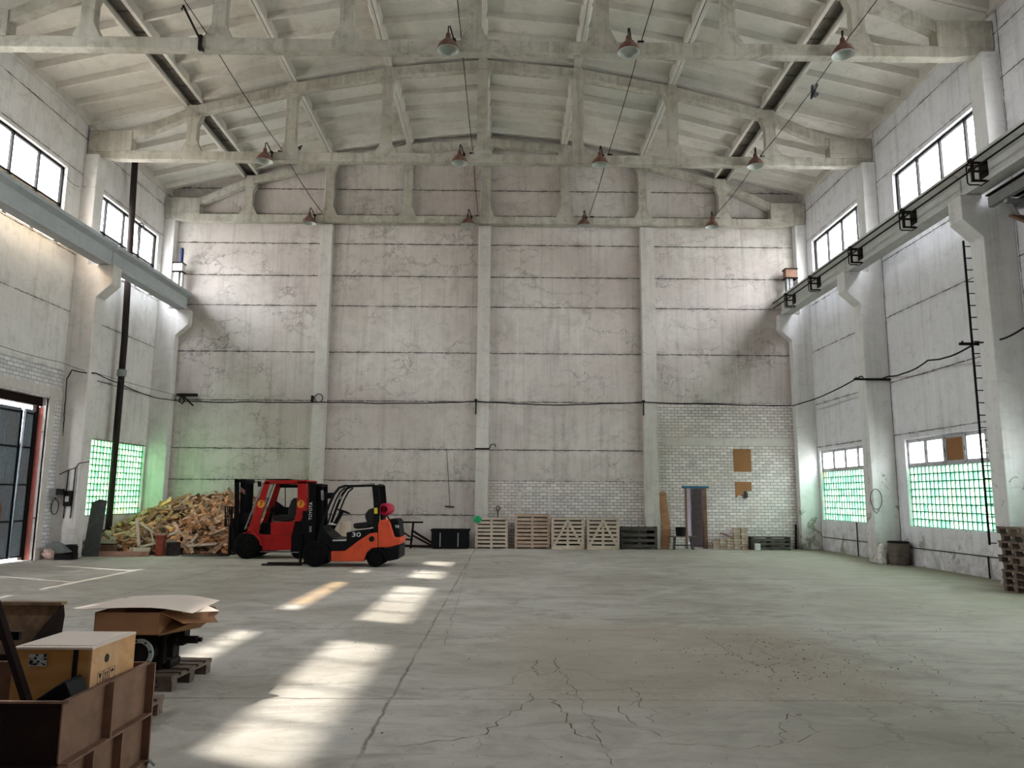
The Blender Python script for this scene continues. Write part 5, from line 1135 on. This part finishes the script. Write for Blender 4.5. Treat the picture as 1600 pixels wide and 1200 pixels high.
# printed handling marks
mk = MB()
ctr = at(166, 1054, X=xb+.001)
def fr(mb, y0, y1, z0, z1, t=.0022):
    x0, x1 = xb, xb+.0012
    mb.bb(x0, x1, y0, y1, z0, z0+t).bb(x0, x1, y0, y1, z1-t, z1).bb(x0, x1, y0, y0+t*1.4, z0, z1).bb(x0, x1, y1-t*1.4, y1, z0, z1)
for k in range(3):
    y0 = ctr.y-.105+k*.073; fr(mk, y0, y0+.064, ctr.z-.036, ctr.z+.036)
    yc = y0+.032
    if k == 0: mk.prism([(yc-.016, ctr.z+.024), (yc+.016, ctr.z+.024), (yc+.010, ctr.z+.002), (yc+.002, ctr.z-.006), (yc+.002, ctr.z-.022), (yc+.010, ctr.z-.025), (yc-.010, ctr.z-.025), (yc-.002, ctr.z-.022), (yc-.002, ctr.z-.006), (yc-.010, ctr.z+.002)], xb, xb+.0012, 'X')
    if k == 1:
        for s in (-1, 1): mk.prism([(yc+s*.012-.003, ctr.z-.02), (yc+s*.012+.003, ctr.z-.02), (yc+s*.012+.003, ctr.z+.008), (yc+s*.012+.008, ctr.z+.008), (yc+s*.012, ctr.z+.024), (yc+s*.012-.008, ctr.z+.008), (yc+s*.012-.003, ctr.z+.008)], xb, xb+.0012, 'X')
        mk.bb(xb, xb+.0012, yc-.024, yc+.024, ctr.z-.027, ctr.z-.023)
    if k == 2: mk.prism([(yc-.022, ctr.z+.006), (yc-.014, ctr.z+.018), (yc, ctr.z+.024), (yc+.014, ctr.z+.018), (yc+.022, ctr.z+.006)], xb, xb+.0012, 'X').bb(xb, xb+.0012, yc-.0015, yc+.0015, ctr.z-.018, ctr.z+.006)
mk.build('handling_marks', M['ink'], r)
# shipping label on the near face (a plain printed sticker with bars)
la = at(46, 1022, Y=ya); lb = at(72, 1041, Y=ya)
lbm = MB().bb(la.x, lb.x, ya-.001, ya+.0, lb.z, la.z).build('shipping_label', M['sashw'], r)
bm_ = MB(); rr = random.Random(4)
for k in range(26):
    xx = la.x+(lb.x-la.x)*rr.random()*.92; zz = lb.z+(la.z-lb.z)*rr.random()*.9; bm_.bb(xx, xx+rr.uniform(.004, .022), ya-.002, ya-.0008, zz, zz+rr.uniform(.003, .012))
bm_.build('print', M['ink'], lbm)
# machine on pallet, cardboard box over it
p1_ = make_pal(M['woodmid'], label='dark pallet carrying the boxed engine, boards staggered', W=1.25, D=.85); p1_.location = (-3.78, 7.98, 0); p1_.rotation_euler = (0, 0, math.radians(-4))
p1_['label'] = 'dark pallet carrying the engine under the cardboard box'; p2['label'] = 'pallet whose pale board end shows right behind the brown skip'
r = thing('engine_unit', (-3.55, 7.9, .146), 'black oily engine gearbox with a grey flange ring on the pallet', 'engine')
MB().bb(-3.80, -3.36, 7.72, 8.10, .20, .52).bb(-3.9, -3.32, 7.80, 8.05, .15, .24).bb(-3.36, -3.22, 7.85, 8.0, .36, .52).build('engine_block', M['engine'], r, bevel=.03)
fg = at(230, 1019, Y=7.55)
MB().lathe([(.105, 0), (.142, 0), (.142, .03), (.105, .03), (.105, 0)], (fg.x-.09, 7.55, fg.z-.02), 'Y', 28, cap=False).build('flange_ring', M['flange'], r)
MB().lathe([(.0, .025), (.106, .025), (.125, .18), (0, .2)], (fg.x-.09, 7.55, fg.z-.02), 'Y', 24).build('bell_housing', M['engine'], r)
for k in range(8): a = k*PI/4+.2; MB().lathe([(.010, 0), (.010, .012)], (fg.x-.09+.124*math.cos(a), 7.54, fg.z-.02+.124*math.sin(a)), 'Y', 6).build('bolt', M['dark'], r)
sa = at(262, 999, Y=7.8); sb_ = at(305, 999, Y=7.8)
MB().lathe([(.05, -.1), (.05, .12), (.038, .14), (.038, .32), (.022, .33), (.022, .36)], (sa.x-.02, 7.8, sa.z), 'X', 16).build('output_shaft', M['engine'], r)
MB().bb(sa.x-.1, sa.x+.02, 7.76, 7.90, sa.z-.2, sa.z+.06).bb(sa.x+.0, sa.x+.07, 7.78, 7.86, sa.z-.17, sa.z-.02).lathe([(.04, .15), (.04, .22), (.05, .22), (.05, .25)], (sa.x-.08, 7.8, 0), n=8).build('gear_housing', M['engine'], r, bevel=.01)
r = thing('cardboard_box', (-3.5, 7.8, .6), 'brown cardboard box with spread flaps sitting on the engine', 'box')
Bn = 7.5; bl_, br_, bb_, bt = at(148, 965, Y=Bn), at(250, 958, Y=Bn), at(250, 996, Y=Bn), at(250, 957, Y=Bn)
z0, z1 = bb_.z, bt.z; x0, x1 = bl_.x, br_.x
z0 = max(z0, .525)
MB().bb(x0, x1, Bn, Bn+.006, z0, z1).bb(x0, x0+.006, Bn, Bn+.62, z0, z1).bb(x0, x1, Bn+.614, Bn+.62, z0, z1).bb(x0, x1, Bn, Bn+.62, z0, z0+.006).build('box_walls', M['card'], r)
f1 = at(325, 985, Y=7.55)
MB().add([(x1, Bn, z1), (x1, Bn, z0), (x1+.26, Bn+.36, z0+.02), (x1+.38, Bn+.50, z0+.14), (x1+.3, Bn+.62, z1-.03), (x1, Bn+.62, z1)], [(0, 1, 2, 3, 4, 5)]).add([(x1, Bn, z1), (x1+.24, Bn-.02, z1-.10), (x1+.40, Bn+.44, z1-.16), (x1+.20, Bn+.6, z1)], [(0, 1, 2, 3)]).build('side_flap', M['card'], r).modifiers.new('thick', 'SOLIDIFY').thickness = .005
MB().add([(x1+.02, Bn, z0), (x1+.27, Bn+.36, z0+.02), (x1+.0, Bn+.62, z0+.0)], [(0, 1, 2)]).build('bottom_flap', M['card'], r).modifiers.new('thick', 'SOLIDIFY').thickness = .005
n_ = 8; vs = []; fs = []
for k in range(n_+1):
    u = k/n_; xx = x0-.10+u*(x1-x0+.42); zz = z1+.035+.018*math.sin(u*PI)-.06*max(0, u-.7)*2
    vs += [(xx, Bn-.05+.03*u, zz), (xx+.1-.12*u, Bn+.72, zz+.02)]
    if k: fs.append((2*k-2, 2*k-1, 2*k+1, 2*k))
MB().add(vs, fs).build('top_sheet', M['cardpale'], r).modifiers.new('thick', 'SOLIDIFY').thickness = .006
vs = [(x0-.32, Bn+.20, z1+.0), (x0-.02, Bn-.04, z1+.03), (x0+.12, Bn+.5, z1+.05), (x0-.05, Bn+.6, z1+.05)]
MB().add(vs, [(0, 1, 2, 3)]).add([(x1+.22, Bn+.0, z1+.0), (x1+.48, Bn+.25, z1-.02), (x1+.22, Bn+.45, z1+.03), (x1+.12, Bn+.2, z1+.03)], [(0, 1, 2, 3)]).build('top_flap', M['cardpale'], r).modifiers.new('thick', 'SOLIDIFY').thickness = .005
# rusty loader bucket behind
r = thing('digger_bucket', (-4.6, 7.6, 0), 'rusty open digger bucket at the left frame edge behind the plywood crate', 'bucket')
Yb = 7.5
t1, t2, t3, t4 = at(83, 946, Y=Yb+.5), at(97, 985, Y=Yb+.4), at(70, 948, Y=Yb+.5), at(50, 980, Y=Yb)
xr = t1.x+.02; zt = t1.z
prof = [(Yb+.62, zt), (Yb+.66, zt-.12), (Yb+.60, .16), (Yb+.35, .0), (Yb+.05, .06), (Yb-.05, .32)]
sh = MB()
vs = []; fs = []
for k, (y, z) in enumerate(prof):
    vs += [(xr-1.1, y, z), (xr-.0, y, z)]
    if k: fs.append((2*k-2, 2*k-1, 2*k+1, 2*k))
o = sh.add(vs, fs).build('bucket_shell', M['rustbucket'], r); o.modifiers.new('thick', 'SOLIDIFY').thickness = .02
MB().prism([(y, z) for y, z in prof], xr, xr+.02, 'X').build('bucket_side', M['rustdark'], r)
MB().prism([(y, z) for y, z in prof], xr-1.12, xr-1.1, 'X').build('bucket_side', M['rustdark'], r)
MB().bb(xr-1.1, xr, Yb-.08, Yb-.02, .30, .36).build('cutting_edge', M['rustdark'], r)
MB().bb(xr-1.1, xr+.02, Yb+.58, Yb+.68, zt-.01, zt+.02).build('top_lip', M['rustbucket'], r)
# floor cracks drawn where the floor is broken, and grit
ck = MB()
def crack(pts, w, seed):
    rr = random.Random(seed); P = [at(x, y, Z=.0015) for x, y in pts]; Q = []
    for a, b in zip(P, P[1:]):
        n = max(2, int((b-a).length/.06))
        for k in range(n):
            p = a.lerp(b, k/n); p.x += rr.gauss(0, .022); p.y += rr.gauss(0, .03); Q.append(p)
    Q.append(P[-1]); vs = []; fs = []
    for i, p in enumerate(Q):
        d = (Q[min(i+1, len(Q)-1)]-Q[max(i-1, 0)]); d.z = 0; d.normalize(); nn = Vector((-d.y, d.x, 0)); ww = w*.7*rr.uniform(.2, 1.5)*(.3 if i in (0, len(Q)-1) else 1)
        vs += [p+nn*ww/2, p-nn*ww/2]
        if i: fs.append((2*i-2, 2*i-1, 2*i+1, 2*i))
    ck.add(vs, fs)
z6 = lambda L: [(620+x*.3, 900+y*.3) for x, y in L]
for i, (L, w_) in enumerate((([(745, 435), (705, 485), (740, 520)], .018), ([(705, 485), (620, 510), (595, 560), (480, 590)], .010), ([(815, 420), (852, 495), (745, 520)], .014), ([(852, 495), (935, 600), (990, 710), (1050, 840), (1130, 990)], .012), ([(700, 610), (690, 650), (540, 750), (480, 790), (430, 830), (290, 855), (0, 890)], .016), ([(430, 830), (415, 910)], .010), ([(790, 630), (860, 690), (885, 720), (870, 760), (920, 800), (950, 835), (1070, 865)], .022),
    ([(1215, 580), (1280, 640), (1150, 695), (1190, 725), (1250, 780)], .014), ([(1270, 640), (1250, 670), (1370, 720), (1310, 750), (1340, 770), (1600, 775)], .010), ([(1280, 800), (1380, 840), (1500, 820)], .012), ([(860, 615), (960, 615), (1060, 590), (1240, 585)], .012), ([(1130, 870), (1470, 875), (1600, 875)], .010), ([(740, 225), (930, 218), (1120, 225), (1400, 228), (1500, 245), (1600, 250)], .016), ([(0, 588), (480, 590), (700, 597), (900, 600), (1250, 587), (1600, 590)], .010))): crack(z6(L), w_, i)
z7 = lambda L: [(1100+x*.3125, 900+y*.3125) for x, y in L]
for i, (L, w_) in enumerate((([(840, 305), (880, 350), (1080, 415), (1140, 465), (1210, 495)], .012), ([(360, 255), (560, 262), (640, 297), (740, 287), (900, 290)], .012), ([(0, 290), (440, 292), (620, 300)], .010), ([(410, 685), (420, 730), (385, 760), (400, 835), (230, 860), (0, 840)], .013), ([(410, 690), (500, 720), (565, 780), (480, 820), (400, 835)], .011), ([(0, 300), (130, 380), (260, 450), (350, 440), (330, 520)], .014), ([(1000, 467), (1100, 485), (1160, 460)], .010), ([(850, 590), (1290, 605), (1600, 590)], .008))): crack(z7(L), w_, 40+i)
crack([(735, 868), (718, 930), (700, 985), (692, 1010)], .012, 77)
o = ck.build('floor_crack', M['crack'], fl)
pb = MB(); rr = random.Random(5)
for k in range(420):
    x = rr.uniform(-3, 9); y = rr.uniform(4.8, 20)
    if rr.random() < .5: x = rr.gauss(3.4, .7); y = rr.gauss(9.2, 1.0)
    s = rr.uniform(.003, .009); pb.box((x, y, s*.4), (s*2, s*1.6, s), Matrix.Rotation(rr.random()*6, 3, 'Z'))
tag(pb.build('floor_grit', M['pebble']), 'loose grit and crumbs of concrete on the floor', 'grit', kind='stuff')
# puddle of sawdust before the heap

# ------------------------------------------------------------------ light
w = bpy.data.worlds.new('sky'); C.world = w; w.use_nodes = True; nt = w.node_tree; nt.nodes.clear()
tc = nt.nodes.new('ShaderNodeTexCoord'); sp = nt.nodes.new('ShaderNodeSeparateXYZ'); nt.links.new(tc.outputs['Generated'], sp.inputs[0])
mr = nt.nodes.new('ShaderNodeMapRange'); nt.links.new(sp.outputs[2], mr.inputs[0]); mr.inputs[1].default_value = 0; mr.inputs[2].default_value = .8
mx = nt.nodes.new('ShaderNodeMix'); mx.data_type = 'RGBA'; nt.links.new(mr.outputs[0], mx.inputs[0])
mr.inputs[2].default_value = 1.0
cr = nt.nodes.new('ShaderNodeValToRGB'); nt.links.new(mr.outputs[0], cr.inputs[0]); e = cr.color_ramp.elements
e[0].position = 0; e[0].color = (.42, .42, .42, 1); e[1].position = 1; e[1].color = (1.0, 1.02, 1.14, 1)
k = cr.color_ramp.elements.new(.10); k.color = (.50, .50, .51, 1); k = cr.color_ramp.elements.new(.40); k.color = (.94, .96, 1.01, 1)
bg = nt.nodes.new('ShaderNodeBackground'); nt.links.new(cr.outputs[0], bg.inputs[0]); bg.inputs[1].default_value = 1.35
wo = nt.nodes.new('ShaderNodeOutputWorld'); nt.links.new(bg.outputs[0], wo.inputs[0])
try: w.cycles.sampling_method = 'AUTOMATIC'
except Exception: pass
sun = bpy.data.lights.new('sun', 'SUN'); sun.energy = .50; sun.angle = math.radians(.9); sun.color = (1, .93, .84)
so = bpy.data.objects.new('sun', sun); COL.objects.link(so); so.location = (-30, 40, 30)
so.rotation_euler = Vector((1.04, -.485, -1)).to_track_quat('-Z', 'Y').to_euler()
C.view_settings.view_transform = 'Standard'; C.view_settings.look = 'None'; C.view_settings.gamma = 1; C.view_settings.use_curve_mapping = False
C.view_settings.exposure = 4.62
C.cycles.max_bounces = 12; C.cycles.diffuse_bounces = 8; C.cycles.transparent_max_bounces = 16
C.cycles.sample_clamp_indirect = 4
